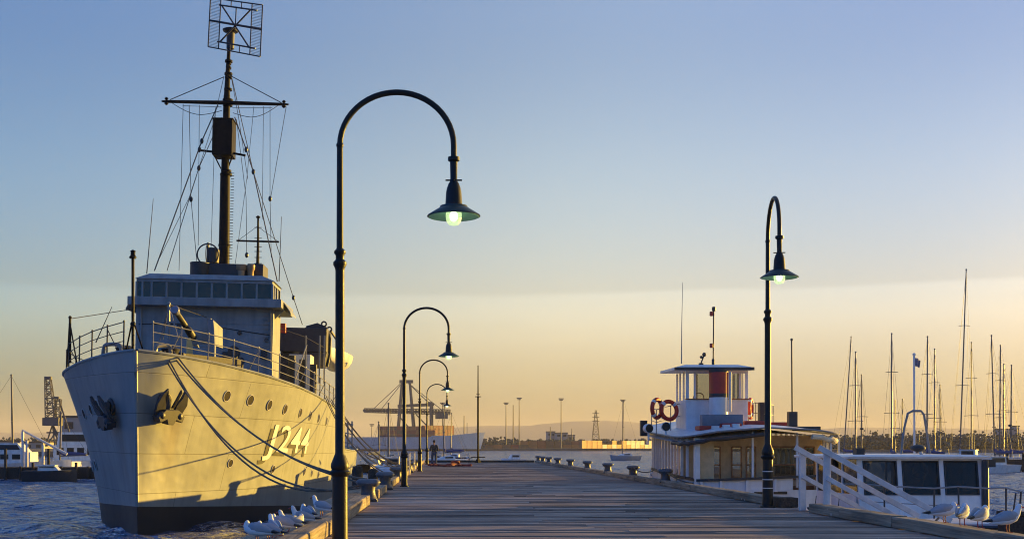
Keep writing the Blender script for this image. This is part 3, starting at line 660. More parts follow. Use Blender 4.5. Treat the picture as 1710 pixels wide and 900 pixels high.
rf.loft([[(x0 - .05, yf - .08, zt + .002), (x1 + .08, yf - .08, zt + .002), (x1 + .08, yb + .1, zt + .002), (x0 - .05, yb + .1, zt + .002)], [(x0 + .5, yf + .35, zr), (x1 - .55, yf + .35, zr), (x1 - .55, yb, zr), (x0 + .5, yb, zr)]], smooth=False)
rf.build('roof', m_steel, ship, bevel=.01)
# upper bridge
ub = MB(); q = S(317, 458, 14); p = S(410, 441, 14)
ub.bb(q.x, p.x, 14.0, 16.2, zr + .003, p.z); ub.lathe([(.42, zr), (.45, p.z - .1), (.47, p.z + .02), (.42, p.z + .02), (.4, p.z - .2)], (q.x + .45, 14.05, 0), 16); ub.bb(p.x + .004, p.x + .75, 14.5, 16, zr + .003, p.z + .1); ub.build('upper_bridge', m_dark, ship, bevel=.02)
for px, r in ((404, .26), (419, .2)):
    c = S(px, 458, 14.2); MB().lathe([(r * .7, zr), (r * .75, zr + .35), (r, zr + .42), (r * 1.05, zr + .62), (r * .9, zr + .63)], (c.x, 14.1, 0), 14).build('signal_lamp', M('brass_fitting', (.34, .22, .12), .4, .2), ship)
lp = MB(); c = S(347, 425, 14.6); lp.torus(c, .50, .035, (0, 1, 0), 28, 8); lp.tube([c + Vector((0, 0, .55)), c + Vector((0, 0, -.8))], .06, 8); lp.torus(c, .47, .02, (1, 0, 0), 24, 6); lp.lathe([(.1, -.8), (.14, -.5)], c, 8); lp.build('direction_finder_loop', m_dark, ship)
c = S(356, 425, 14.8); MB().lathe([(.28, -.4), (.3, .2), (.2, .3)], c, 12).build('gyro_repeater', m_dark, ship)
# signal mast with its yard
sm = MB(); s1 = 15.0; sm.tube([S(430, 460, s1), S(431, 405, s1), S(431, 364, s1)], [.09, .06, .045], 8); sm.lathe([(.1, 0), (.11, .05), (.05, .1)], S(431, 364, s1), 8)
for yy in (380, 398, 412, 420, 430, 440): sm.bar(S(425, yy, s1), S(437, yy, s1), .03)
sm.tube([S(395, 402, s1), S(466, 404, s1)], .045, 8); sm.tube([S(397, 402, s1), S(430, 378, s1), S(464, 403, s1)], .012, 5); sm.build('signal_mast', m_mast, ship)
# ---- foremast
ms = 17.0
mast = MB(); mast.tube([S(373, 470, ms), S(374, 440, ms), S(376, 292, ms)], [.30, .27, .235], 18); mast.tube([S(376, 293, ms), S(376.4, 260, ms), S(379, 160, ms)], [.2, .19, .165], 16); mast.tube([S(379, 160, ms), S(380.5, 118, ms), S(382.5, 80, ms)], [.15, .11, .08], 14)
for py, r in ((292, .3), (286, .26), (262, .25), (445, .36), (410, .3), (124, .2), (130, .18), (150, .2), (168, .26), (176, .24), (103, .19), (107, .13), (114, .14)):
    c = S(374 + (440 - py) * .0237, py, ms); mast.lathe([(r, -.05), (r, .05)], c, 14)
for k in range(32):                               # ladder rungs
    py = 432 - k * 4.6; a = S(374 + (440 - py) * .0237 + 8.2, py, ms - .1); mast.bar(a, a + Vector((.16, 0, 0)), .025)
foremast = mast.build('foremast', m_mast, ship)
bx = MB(); a, b = S(357, 262, ms), S(388, 204, ms); bx.bb(a.x, b.x + .1, ms - .5, ms + .55, a.z, b.z); bx.bb(a.x - .04, b.x + .14, ms - .54, ms + .59, b.z + .002, b.z + .06); bx.build('lantern_house', m_mast, foremast, bevel=.02)
ar = MB(); ar.bar(S(331, 251, ms), S(358, 254, ms), .09); ar.bar(S(389, 256, ms), S(410, 260, ms), .09); ar.bar(S(358, 260, ms), S(369, 282, ms), .06); ar.bar(S(388, 262, ms), S(381, 280, ms), .06); ar.build('platform_arm', m_mast, foremast)
yd = MB(); yd.tube([S(270, 169.5, ms - .3), S(277, 169.8, ms - .3), S(379, 172, ms - .3), S(470, 174.5, ms - .3), S(482, 174.8, ms - .3)], [.04, .07, .10, .07, .04], 10)
for px, py in ((278, 169), (474, 174)): yd.lathe([(.03, -.2), (.1, -.14), (.1, 0), (.05, .05), (.1, .12), (.04, .18)], S(px, py, ms - .3), 8)
yd.build('yard', m_mast, foremast)
lf = MB(); lf.tube([S(284, 167, ms - .3), S(374, 129, ms)], .022, 5); lf.tube([S(470, 172, ms - .3), S(387, 128, ms)], .022, 5); lf.build('yard_lift', m_wire, foremast)
fr = MB(); fr.tube([S(285 + i * 8.6, 171 + 21 * math.sin(min(1, i / 6) * 1.57) - (max(0, i - 6) ** 1.5) * .9, ms - .3) for i in range(11)], .016, 5); fr.tube([S(465 - i * 7.6, 176 + 20 * math.sin(min(1, i / 6) * 1.57) - (max(0, i - 6) ** 1.5) * .9, ms - .3) for i in range(11)], .016, 5)
fr.tube([S(305, 177, ms - .3), S(370, 179, ms - .3)], .012, 4); fr.tube([S(388, 180, ms - .3), S(455, 180, ms - .3)], .012, 4); fr.build('foot_rope', m_wire, foremast)
# radar screen
ra = MB(); s2 = ms - .8
def RP(u, v):                                     # u across, v down, 0..1
    tl, tr, br_, bl = (351.5, -3), (438.5, 9), (434.5, 95), (347.5, 78.5)
    x = (tl[0] * (1 - u) + tr[0] * u) * (1 - v) + (bl[0] * (1 - u) + br_[0] * u) * v; yv = (tl[1] * (1 - u) + tr[1] * u) * (1 - v) + (bl[1] * (1 - u) + br_[1] * u) * v
    return S(x, yv, s2 + .7 - 1.1 * u)
def rb(u0, v0, u1, v1, r): ra.tube([RP(u0, v0), RP(u1, v1)], r, 6)
for q in ((0, 0, 1, 0), (1, 0, 1, 1), (1, 1, 0, 1), (0, 1, 0, 0)): rb(*q, .032)
rb(0, .46, 1, .47, .055)
for u in (.2, .8): rb(u, 0, u, 1, .03)
for v in (.12, .86): rb(.17, v, .9, v, .04)
rb(.22, .12, .78, .86, .04); rb(.78, .12, .22, .86, .04); rb(.5, .12, .5, .46, .03); rb(.4, 0, .4, .12, .025); rb(.6, 0, .6, .12, .025); rb(.42, .86, .42, 1, .025); rb(.6, .86, .6, 1, .025); rb(.2, .86, .2, 1, .03)
radar = ra.build('radar_screen', m_dark, foremast)
for (u0, u1) in ((0, .2), (.8, 1)):
    me_ = MB()
    for k in range(1, 34): me_.tube([RP(u0, k / 34), RP(u1, k / 34)], .008, 4, smooth=False)
    me_.build('wire_mesh', m_wire, radar)
dr = MB(); c = S(384.5, 84, ms); dr.lathe([(.08, 0), (.19, .06), (.2, .82), (.12, .86), (.36, .9), (.4, .98), (.25, 1.05), (.1, 1.1), (.05, 1.12)], c, 16); dr.bar(S(390, 52, ms - .2), S(392, 42, s2), .07); dr.build('radar_drum', m_dark, foremast)
# ---- standing rigging
m_ins = M('insulator', (.02, .02, .02), .4)
wires = [([(364, 176), (337, 236), (258, 452)], 16.7, 13.5, .03, [(337, 236), (333, 250)]), ([(370, 196), (332, 281), (279, 452)], 17, 15, .02, [(332, 281)]), ([(306, 174), (299, 452)], 16.7, 15, .014, []), ([(316, 176), (319, 333), (329, 440)], 16.7, 16, .016, [(319, 333)]),
         ([(333, 176), (331, 410)], 16.7, 16, .014, []), ([(360, 180), (352, 430)], 16.7, 17, .012, []), ([(392, 196), (411, 250), (423, 287), (463, 470)], 17, 14, .028, [(411, 250), (423, 287)]), ([(387, 130), (423, 287), (490, 497), (505, 542)], 17, 24, .02, [(490, 497)]),
         ([(451, 178), (451, 331), (453, 430)], 16.7, 16, .014, [(451, 332)]), ([(478, 178), (452, 331)], 16.7, 16.4, .014, []), ([(440, 178), (438, 366)], 16.7, 15, .012, []), ([(395, 200), (411, 330), (412, 425)], 17, 17, .014, [(412, 426)]), ([(424, 178), (412, 300), (393, 440)], 16.7, 16, .012, []),
         ([(386, 128), (399, 200), (414, 300)], 17, 18, .014, []), ([(374, 128), (355, 210), (316, 330), (262, 440)], 17, 14.5, .014, [])]
for pts, sa, sb, r, ins in wires:
    n = len(pts); w = MB(); w.tube([S(px, py, sa + (sb - sa) * (py - pts[0][1]) / max(1, pts[-1][1] - pts[0][1])) for px, py in pts], r, 5); wo = w.build('rigging_wire', m_wire, foremast)
    for px, py in ins: MB().ball(S(px, py, sa + (sb - sa) * (py - pts[0][1]) / (pts[-1][1] - pts[0][1])), .105, (.85, .85, 1.35), 8, 6).build('insulator', m_ins, wo)
for a, b, s in (((256, 332), (245, 457), 13.5), ((470, 362), (466, 470), 14), ((187, 512), (160, 572), 8)):
    MB().tube([S(*b, s), S(*a, s)], [.025, .012], 6).build('whip_antenna', m_wire, ship)
# ---- aft of the bridge: sponson, davit, lifeboat, deckhouse
s3 = 23.0; a, b = S(467, 586, s3), S(546, 548, s3)
sp = MB(); sp.bb(a.x, b.x, s3, s3 + 2.6, a.z, b.z); sp.bb(a.x, a.x + .5, s3 + .3, s3 + 2.2, 5.2, a.z - .003); sp.slab([S(498, 588, s3), S(546, 588, s3), S(540, 612, s3), S(512, 612, s3)], (0, 1.6, 0)); sp.build('gun_platform', m_dark, ship, bevel=.02)
c = S(472, 548, 21); MB().box(c, (.34, .3, .5)).build('side_light', m_red, ship, bevel=.02)
dv = MB(); dv.tube([S(*p, 24) for p in ((546, 612), (550, 590), (551, 565), (545, 549), (530, 542), (512, 547))], .1, 10); dv.torus(S(541, 541, 24), .13, .05, (0, 1, 0), 12, 6); dv.torus(S(550, 550, 24.5), .13, .05, (0, 1, 0), 12, 6); dv.bar(S(552, 552, 24.5), S(564, 570, 26), .1); dv.build('davit', m_dark, ship)
hood = MB(); hood.slab([S(506, 549, 23.4), S(514, 544, 23.4), S(525, 541, 23.4), S(538, 543, 23.4), S(545, 549, 23.4)], (0, 2, 0)); hood.build('hood', m_dark, ship)
bt = MB(); c = S(556, 603, 25.5); rings = []
for i in range(9):
    u = i / 8; hb = .95 * (1 - abs(2 * u - 1) ** 2.4); rings.append([(c.x + hb * math.cos(math.pi * (k / 8 - 1)), c.y - 1 + 6 * u, c.z + .45 + (.95 - .25 * abs(2 * u - 1)) * min(0, math.sin(math.pi * (k / 8 - 1))) + .25 * abs(2 * u - 1) ** 2) for k in range(9)])
bt.loft(rings); bt.build('lifeboat', m_white, ship)
dh = MB(); dh.bb(-1.9, 2.4, 26.4, 44, 3.0, 5.3); dh.bb(-1.6, 1.6, 27, 33, 5.303, 6.3); dh.build('deckhouse', m_steel, ship, bevel=.03)
lit = MB(); a, b = S(482, 622, 21), S(519, 592, 21); lit.bb(a.x, b.x, 21, 22.5, 5.2, b.z); lit.build('deck_locker', m_white, ship, bevel=.02)
for px, py in ((487, 585), (505, 592), (523, 600)): 
    c = S(px, py + 28, 18.5); MB().bb(c.x - .16, c.x + .16, 18.4, 18.8, 5.3, c.z + .6).build('ready_use_locker', m_dark, ship, bevel=.02)
for px, s in ((463, 15.5), (510, 18), (533, 20), (541, 22)):
    MB().tube([S(px, 640, s), S(px + 1, 560, s)], .045, 6).build('awning_stanchion', m_rail, ship)
MB().tube([S(464, 546, 15.5), S(448, 632, 13.5)], .04, 6).build('ladder', m_rail, ship)
MB().tube([S(512, 576, 18), S(492, 637, 16)], .04, 6).build('ladder', m_rail, ship)
w = MB(); w.tube([S(466, 548, 18), S(508, 562, 19), S(541, 580, 22)], .018, 5); w.build('rigging_wire', m_wire, ship)
# stern racks showing past the near lamp
rk = MB(); s4 = 50
for px in (575, 581, 588): rk.tube([S(px, 770, s4), S(px, 703, s4)], .07, 6)
for py in (706, 722, 738): rk.tube([S(573, py, s4), S(590, py + 3, s4)], .05, 6)
rk.build('stern_rack', m_steel, ship)

# ---- mooring ropes
def rope(lab, p, q, drop, r=.03, two=.11):
    mb = MB(); pts = sag(p, q, drop, 22); mb.tube(pts, r, 6)
    if two: mb.tube([v + Vector((two * .6, 0, two - .2 * drop * math.sin(i / 22 * math.pi))) for i, v in enumerate(pts)], r, 6)
    return tag(mb.build('mooring_rope', m_rope), lab, 'rope', 'ropes mooring the warship to the pier')
Wd = lambda v: Euler((0, HEEL, 0)).to_matrix() @ v + Vector((SX, SY, 0))
bow = Wd(S(272, 592, 1.2)); bol = Vector((-2.2, 32, DECK + .5))
rope('doubled bow rope hanging lowest across the yellow hull below the number', bow, bol + Vector((-.1, .3, -.12)), 1.55)
rope('doubled bow rope crossing just over the painted number', bow + Vector((.25, .3, .02)), bol, .8)
hz_ = hull(16.5, ZD(16.5) + .1, 1)
for i, (D, l) in enumerate(((41.0, 'spring rope from the break of the rail to the bollard by the second lamp'), (51.1, 'steep middle rope dropping from the warship rail behind the near lamp'), (56.8, 'farthest rope from the warship rail to the left bollards'))):
    rope(l, Wd(hz_) + Vector((.1, i * 2.5, -.05 * i)), (-2.15, D, DECK + .5), .5, .022, .08)
q = Wd(hull(53, 3.3, 1)); rope('thin stern rope reaching the pier near the third lamp', q, (-2.15, 80.7, DECK + .5), .6, .025, .12)
q = Wd(hull(50, 3.2, 1)); rope('stern rope slanting to the bollard before the third lamp', q, (-2.15, 67.7, DECK + .5), .7, .025, .12)
# ------------------------------------------------------------------ the ferry (stern towards the camera)
FX, FY = 11.62, 43.0
fer = thing('ferry', 'white wooden ferry with red topped funnel moored on the right, stern showing', 'ferry', (FX, FY, 0))
def Q(px, py, y): return at(px, py, FY + y) - Vector((FX, FY, 0))
FL = 13.5
fh = pchip([(0, 2.15), (.5, 2.6), (1.5, 2.8), (5, 2.86), (9, 2.6), (11.5, 1.7), (13.5, .06)])
def fplan(y, z): return fh(y) * (.86 + .14 * min(1, max(0, (z + .3) / 1.8)))
fz = lambda y: 1.52 + .012 * y * y * .35
h = MB(); st = [0, .25, .6, 1, 2, 3.5, 5, 7, 9, 10.5, 11.5, 12.5, 13.1, 13.5]
for sd in (1, -1): h.loft([[Vector((sd * fplan(y, z), y - (.3 * (1 - (z + .6) / 2.2) if y < .1 else 0) * -1, z)) for z in [-.6 + (fz(y) + .6) * k / 7 for k in range(8)]] for y in st], closed=False, cap=False)
h.loft([[Vector((u * fplan(0, z), (.3 * (1 - (z + .6) / 2.2)) - .25 * (1 - u * u), z)) for z in [-.6 + (fz(0) + .6) * k / 7 for k in range(8)]] for u in (-1, -.6, -.2, .2, .6, 1)], closed=False, cap=False)
h.build('hull', m_white, fer)
d = MB(); d.loft([[Vector((-fh(y) + .02, y, fz(y) - .35)), Vector((fh(y) - .02, y, fz(y) - .35))] for y in st], closed=False, cap=False); d.build('deck', m_wood, fer)
slots = MB()
for px in (1268, 1300): slots.box(Q(px, 822, .02) - Vector((0, .22, 0)), (.5, .04, .1))
slots.build('freeing_port', m_ink, fer)
# stern bulwark: cap rail, panels and posts between cap and gunwale
cap = MB(); curve = [Vector((2.55 * math.sin(a), .55 - .75 * math.cos(a), 1.95 + .1 * math.sin(a))) for a in [(-1.35 + 2.7 * i / 20) for i in range(21)]]
left = [Vector((-fh(y) + .05, y, 1.9 + .03 * y)) for y in (8, 5, 3, 1.6, .8)]; right = [Vector((fh(y) - .05, y, 2.05 + .03 * y)) for y in (.8, 1.6, 3, 5, 8)]
allc = left + curve[1:-1] + right
for p, q in zip(allc, allc[1:]): cap.bar(p, q, .16, .09)
cap.build('cap_rail', m_dark, fer)
for half in (0, 1):
  bw = MB()
  for p, q in zip(allc, allc[1:]):
    if (p.x > 1.4) == (half == 1) and (p.y > .6 or p.x < .9 or p.x > 1.9): bw.add([(p.x, p.y + .02, fz(0) - .05), (q.x, q.y + .02, fz(0) - .05), (q.x, q.y + .02, q.z - .05), (p.x, p.y + .02, p.z - .05)], [(0, 1, 2, 3)])
  bw.build('bulwark', m_white, fer)
for i in range(2, 19, 3):
    p = curve[i]; MB().bar((p.x, p.y - .02, fz(0) - .06), (p.x, p.y - .02, p.z - .046), .09, .09).build('bulwark_post', m_white, fer)
# canopy roof: rounded both ends, cambered, rising towards the bow
RL = 10.9
def edge(n=44):
    pts = []
    for i in range(n):
        a = 2 * math.pi * i / n; ex = .3
        cx = math.copysign(abs(math.cos(a)) ** ex, math.cos(a)); sy = math.copysign(abs(math.sin(a)) ** ex, math.sin(a))
        pts.append((3.0 * cx, RL / 2 * sy + RL / 2 - .3))
    return pts
def rz(x, y): return 3.43 + .045 * max(0, y) + .05 * (x + 2.9) / 2.9 + .36 * (1 - (x / 2.95) ** 2) * (1 if y > 1.5 else .9)
E = edge(); rings = []
for k in (1, .85, .6, .3, .02): rings.append([(x * k, RL / 2 - .3 + (y - RL / 2 + .3) * k, rz(x * k, RL / 2 - .3 + (y - RL / 2 + .3) * k)) for x, y in E])
low = [[(x * k, RL / 2 - .3 + (y - RL / 2 + .3) * k, rz(x * k, RL / 2 - .3 + (y - RL / 2 + .3) * k) - .22) for x, y in E] for k in (.02, .3, .6, .85, 1)]
rf = MB(); rf.loft(rings + low, closed=True, cap=False); roof = rf.build('canopy_roof', m_white, fer, sharp=30)
tr = MB(); tr.tube([(x * 1.008, RL / 2 - .3 + (y - RL / 2 + .3) * 1.004, rz(x, y) - .03) for x, y in E], .035, 6, closed=True); tr.build('roof_edge_trim', m_rail, roof)
# rolled canvas under the stern edge, cream where it catches the sun
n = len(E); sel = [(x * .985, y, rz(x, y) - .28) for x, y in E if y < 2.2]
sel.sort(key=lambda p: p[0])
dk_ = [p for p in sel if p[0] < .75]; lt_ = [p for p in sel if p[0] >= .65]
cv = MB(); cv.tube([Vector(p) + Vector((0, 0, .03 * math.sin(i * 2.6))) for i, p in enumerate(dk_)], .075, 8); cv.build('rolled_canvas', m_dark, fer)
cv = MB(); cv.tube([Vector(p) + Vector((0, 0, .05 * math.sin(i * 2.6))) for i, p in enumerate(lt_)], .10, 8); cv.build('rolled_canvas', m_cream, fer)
# saloon: side posts with glazing, after bulkhead in varnished wood
for sd in (-1, 1):
    ys = [.35 + .62 * i for i in range(17)]
    for i, y in enumerate(ys):
        x = sd * min(2.72, fh(min(y, 10.5)) - .12); w = .2 if i == 0 and sd < 0 else .09
        MB().bar((x, y, fz(y) - .3), (x, y, rz(x, y) - .17), w, w, up=(0, 1, 0)).build('side_post', m_white, fer)
    for i in range(2, 16):
        y, y2 = ys[i], ys[i + 1] if i < 16 else ys[i]
        x = sd * min(2.7, fh(y) - .14); x2 = sd * min(2.7, fh(y2) - .14)
        MB().add([(x, y + .05, 1.95), (x2, y2 - .05, 1.95), (x2, y2 - .05, rz(x2, y2) - .3), (x, y + .05, rz(x, y) - .3)], [(0, 1, 2, 3)]).build('side_window', m_clear, fer)
    sp = MB(); sp.loft([[(sd * min(2.71, fh(y) - .13), y, 1.2), (sd * min(2.71, fh(y) - .13), y, 1.93)] for y in (1.3, 3, 5, 7, 9, 10.4)], closed=False, cap=False); sp.build('side_panel', m_white, fer)
yb = 1.7
bh = MB(); z0, z1 = 1.2, 3.5
wins = [(-1.72, -1.22), (-.78, -.42), (-.22, .12), (.75, 1.75), (2.0, 2.35)]
edges = [-2.66] + [v for w in wins for v in w] + [2.66]
for a, b in zip(edges[::2], edges[1::2]): bh.bb(a, b, yb, yb + .07, z0, z1)
for a, b in wins: bh.bb(a + .001, b - .001, yb, yb + .07, z0, 1.86); bh.bb(a + .001, b - .001, yb, yb + .07, 3.08, z1)
blk = bh.build('after_bulkhead', M('bulkhead_tan_wood', (.60, .44, .26), .5, var=.2, scale=4, streak=.2), fer)
for a, b in wins:
    f_ = MB()
    for p, q in (((a, yb - .02, 1.86), (a, yb - .02, 3.08)), ((b, yb - .02, 1.86), (b, yb - .02, 3.08)), ((a, yb - .02, 3.08), (b, yb - .02, 3.08)), ((a, yb - .02, 1.86), (b, yb - .02, 1.86)), ((a, yb - .02, 2.4), (b, yb - .02, 2.4))): f_.bar(p, q, .05, .05, up=(0, 1, 0))
    fo = f_.build('window', m_wood, fer); MB().bb(a + .02, b - .02, yb + .02, yb + .035, 1.88, 3.06).build('pane', m_wavy if a > .5 else m_clear, fo)
sc_ = MB(); sc_.bb(-2.45, -1.72, .52, .56, 1.55, 3.42); sc_.build('canvas_screen', m_tan, fer)
for px in (1255, 1329, 1385, 1408):
    x = Q(px, 760, .3).x; y = .15 if px < 1390 else .8
    MB().bar((x, y, 1.6), (x, y, rz(x, y) - .18), .07, .07, up=(0, 1, 0)).build('stern_post', m_white, fer)
bn = MB(); bn.bb(-1.5, 2.2, yb - .45, yb - .01, 1.25, 1.62); bn.build('bench', m_wood, fer)
# wheelhouse, hollow so that the sky shows through the windows
a, b = Q(1146, 712, 3.5), Q(1249, 712, 3.5); x0, x1, y0, y1 = a.x, b.x, 3.5, 5.6
zr0 = 3.6; zs = Q(1200, 667, 3.5).z; zt = Q(1200, 619, 3.5).z
wh = MB(); wh.bb(x0, x1, y0, y0 + .06, zr0, zs); wh.bb(x0, x1, y1 - .06, y1, zr0, zs); wh.bb(x0, x0 + .06, y0 + .061, y1 - .061, zr0, zs); wh.bb(x1 - .06, x1, y0 + .061, y1 - .061, zr0, zs)
for x in (x0 + .05, x0 + .34, x1 - .05, x1 - .8, x1 - .3, x0 + .95):
    w = .12 if x in (x0 + .05, x1 - .05) else .08
    wh.bb(x - w / 2, x + w / 2, y0 + .003, y0 + .07, zs + .001, zt)
for x in (x0 + .05, x0 + .85, x1 - .85, x1 - .05): wh.bb(x - .04, x + .04, y1 - .07, y1 - .003, zs + .001, zt)
for x in (x0 + .04, x1 - .04):
    for y in (y0 + .7, y0 + 1.4): wh.bb(x - .035, x + .035, y - .04, y + .04, zs + .001, zt)
wh.bb(x0 + .07, x1 - .07, y0 + .004, y0 + .06, zt - .1, zt - .001)
wheelh = wh.build('wheelhouse', m_white, fer, bevel=.01)
sl = MB(); sl.bb(x0 - .02, x1 + .02, y0 - .05, y0 + .08, zs + .0015, zs + .04); sl.build('window_sill', m_wood, wheelh)
for u0, u1 in ((x0 + .38, x0 + .91), (x1 - .76, x1 - .34)): MB().bb(u0, u1, y0 + .03, y0 + .04, zs + .045, zt - .105).build('window', m_clear, wheelh)
co = MB(); co.bb(x0 + .3, x1 - .3, y1 - .5, y1 - .1, zr0, zs + .1); co.torus((x0 + .8, y1 - .62, zs + .12), .22, .02, (0, 1, .3), 16, 6); co.build('console', m_wood, wheelh)
ro = MB(); p = Q(1125, 612, 3.2); q = Q(1257, 612, 3.2)
ro.loft([[(p.x, 3.0, zt + .002), (q.x, 3.0, zt + .002), (q.x, 6.1, zt + .05), (p.x, 6.1, zt + .05)], [(p.x, 3.0, zt + .1), (q.x, 3.0, zt + .1), (q.x, 6.1, zt + .15), (p.x, 6.1, zt + .15)], [(p.x + .5, 3.5, zt + .24), (q.x - .5, 3.5, zt + .24), (q.x - .5, 5.6, zt + .28), (p.x + .5, 5.6, zt + .28)]], smooth=False)
wr = ro.build('wheelhouse_roof', m_white, fer, bevel=.01)
MB().bb(p.x - .01, q.x + .01, 2.97, 2.997, zt - .01, zt + .11).build('roof_fascia', m_dark, wr)
# funnel
c = Q(1200, 690, 2.7); r = .36
for nm, z0_, z1_, mt, dr in (('funnel', 3.75, zs + .05, m_white, 0), ('funnel_collar', zs + .051, zs + .2, m_dark, .008), ('funnel_band', zs + .201, zt - .12, m_red, .004), ('funnel_top', zt - .119, zt + .01, m_dark, .012)):
    f_ = MB(); f_.lathe([(r + dr, z0_), (r + dr, z1_), (r - .03, z1_), (r - .03, z1_ - .05)], (c.x, FY * 0 + 2.7, 0), 22); o = f_.build(nm, mt, fer)
    if nm == 'funnel': fun = o
    else: o.parent = fun
MB().tube([(c.x + .42, 2.6, zs - .5), (c.x + .42, 2.6, zt - .1)], .05, 8).build('exhaust_pipe', m_white, fun)
# things on the roof
rb_ = MB(); a, b = Q(1170, 706, 2.2), Q(1238, 692, 2.2); rb_.bb(a.x, b.x, 1.9, 2.35, rz(a.x, 2) - .05, b.z); rb_.build('skylight', M('blue_grey_paint', (.16, .20, .25), .45), fer, bevel=.02)
for px0, px1, y, mt in ((1168, 1205, 1.4, m_red), (1206, 1240, 1.5, m_red), (1244, 1288, 2.2, m_red), (1289, 1322, 3.5, m_red), (1332, 1372, 3.2, m_dark)):
    a, b = Q(px0, 700, y), Q(px1, 700, y); z = rz((a.x + b.x) / 2, y) - .03; MB().bb(a.x, b.x - .02, y, y + .8, z, z + .17).build('roof_hatch', mt, fer, bevel=.03)
for px in (1194, 1212, 1228):
    a = Q(px, 707, 1.2); MB().bb(a.x - .13, a.x + .13, 1.05, 1.25, rz(a.x, 1.2) - .02, rz(a.x, 1.2) + .12).build('roof_block', m_white, fer, bevel=.01)
def rail(pts, h, r=.02, mt=m_rail):
    b = MB(); b.tube([Vector(p) + Vector((0, 0, h)) for p in pts], r, 6); b.tube([Vector(p) + Vector((0, 0, h * .5)) for p in pts], r * .8, 6)
    o = b.build('roof_rail', mt, fer)
    for p in pts: MB().tube([p, Vector(p) + Vector((0, 0, h))], r, 6).build('rail_post', mt, o)
rp = lambda px, y: Vector((Q(px, 700, y).x, y, rz(Q(px, 700, y).x, y) - .02))
rail([rp(1143, 5.0), rp(1120, 4.6), rp(1096, 4.4), rp(1088, 6.2)], 1.02)
rail([rp(1250, 5.4), rp(1262, 5.2), rp(1283, 4.9), rp(1291, 6.2)], .85)
def buoy(c, nrm):
    R0, r0 = .36, .085
    b = MB().torus(c, R0, r0, nrm, 28, 10).build('lifebuoy', m_orange, fer)
    n = Vector(nrm).normalized(); u = Vector((0, 0, 1)); a = n.cross(u).normalized()
    for k in range(4):
        w = math.pi / 4 + k * math.pi / 2; pts = [Vector(c) + (a * math.cos(w + t) + u * math.sin(w + t)) * R0 for t in (-.16, 0, .16)]
        MB().tube(pts, r0 * 1.06, 10).build('band', m_white, b)
buoy(Q(1097, 682, 4.2), (.75, -.66, 0)); buoy(Q(1117, 685, 4.3), (.35, -.9, .1)); buoy(Q(1253, 682, 4.6), (1, -.42, 0))
for px, py in ((1083, 715), (1112, 712)):
    c = Q(px, py, 3.4); s_ = MB(); m3 = Euler((R(90), 0, R(20 if px < 1100 else 0))).to_matrix()
    s_.lathe([(.08, -.22), (.17, -.16), (.185, .06), (.17, .07)], c, 14, m3); s_.tube([c, (c.x, c.y, rz(c.x, 3.4) - .05)], .04, 6); so = s_.build('searchlight', m_white, fer); MB().lathe([(.165, .072), (.165, .078)], c, 14, m3).build('lens', m_ink, so)
c = Q(1075, 705, 6); MB().bb(c.x - .12, c.x + .16, 6, 6.3, rz(c.x, 6) - .05, c.z + .08).build('vent_box', m_dark, fer, bevel=.02)
a = Q(1138, 607, 4.2); MB().tube([a, Q(1138.5, 540, 4.2), Q(1140, 472, 4.2)], [.022, .014, .008], 6).build('whip_antenna', m_rail, fer)
nm = MB(); a = Q(1191, 607, 4.4); nm.tube([a, Q(1192, 516, 4.4)], .028, 8); nm.lathe([(.06, -.05), (.06, .15), (.03, .2)], a, 8); navm = nm.build('navigation_mast', m_dark, fer)
for py, mt in ((524, m_red), (577, m_red), (516, m_dark)):
    c = Q(1190.5 if py > 520 else 1192, py, 4.4); MB().lathe([(.05, -.09), (.075, -.07), (.075, .07), (.05, .09)], c - Vector((.06 if py > 520 else 0, 0, 0)), 10).build('mast_light', mt, navm)
c = Q(1176, 592, 4.2); hn = MB(); hn.ball(c, .085, n=10, m=8); hn.ball(c + Vector((-.12, 0, -.1)), .06, n=8, m=6); hn.tube([c, c + Vector((-.13, 0, -.35))], .03, 6); hn.box(c + Vector((-.13, 0, -.42)), (.16, .16, .16)); hn.build('loudhailer', m_dark, fer)
c = Q(1323, 704, 2.2); sf = MB(); sf.tube([c, Q(1322, 568, 2.2)], .03, 8); sf.ball(Q(1322, 567, 2.2), .055, n=8, m=6); sf.bb(c.x - .16, c.x + .16, 2.05, 2.35, rz(c.x, 2.2) - .05, c.z + .38); sf.build('ensign_staff', m_dark, fer)
c = Q(1271, 690, 5.2); MB().bb(c.x - .12, c.x + .14, 5, 5.3, rz(c.x, 5) - .02, c.z + .45).build('vent_box', m_dark, fer, bevel=.02)

# ------------------------------------------------------------------ gangway down to the pontoon
gw = thing('gangway', 'sloping gangway with white board handrails going down from the right kerb', 'gangway', (8.45, 27.1, DECK))
sl_, ln = -.56, 2.7
pl = MB(); pl.slab([(0.12, -.85, .02), (ln, -.85, .02 + sl_ * ln), (ln, .85, .02 + sl_ * ln), (.12, .85, .02)], (0, 0, .05)); pl.build('walkway', m_pile, gw)
for y in (-.9, .9):
    MB().bar((.02, y, -.3), (.02, y, 1.36), .15, .1, up=(0, 1, 0)).build('post', m_white2, gw, bevel=.008)
    MB().bar((2.58, y, sl_ * 2.58 - .2), (2.58, y, 1.28 + sl_ * 2.58), .11, .1, up=(0, 1, 0)).build('post', m_white2, gw, bevel=.008)
    MB().bar((-.18, y - .075, 1.42 + sl_ * -.1), (2.75, y - .075, 1.36 + sl_ * 2.7), .045, .125).build('handrail', m_white2, gw, bevel=.006)
    MB().bar((.0, y - .075, .80), (2.62, y - .075, .80 + sl_ * 2.6), .04, .105).build('mid_rail', m_white2, gw, bevel=.006)
po = MB(); po.bb(10.95, 12.0, 18, 40.5, -.25, .38); tag(po.build('pontoon', m_pile, bevel=.03), 'low floating pontoon at the gangway foot beside the boats', 'pontoon')

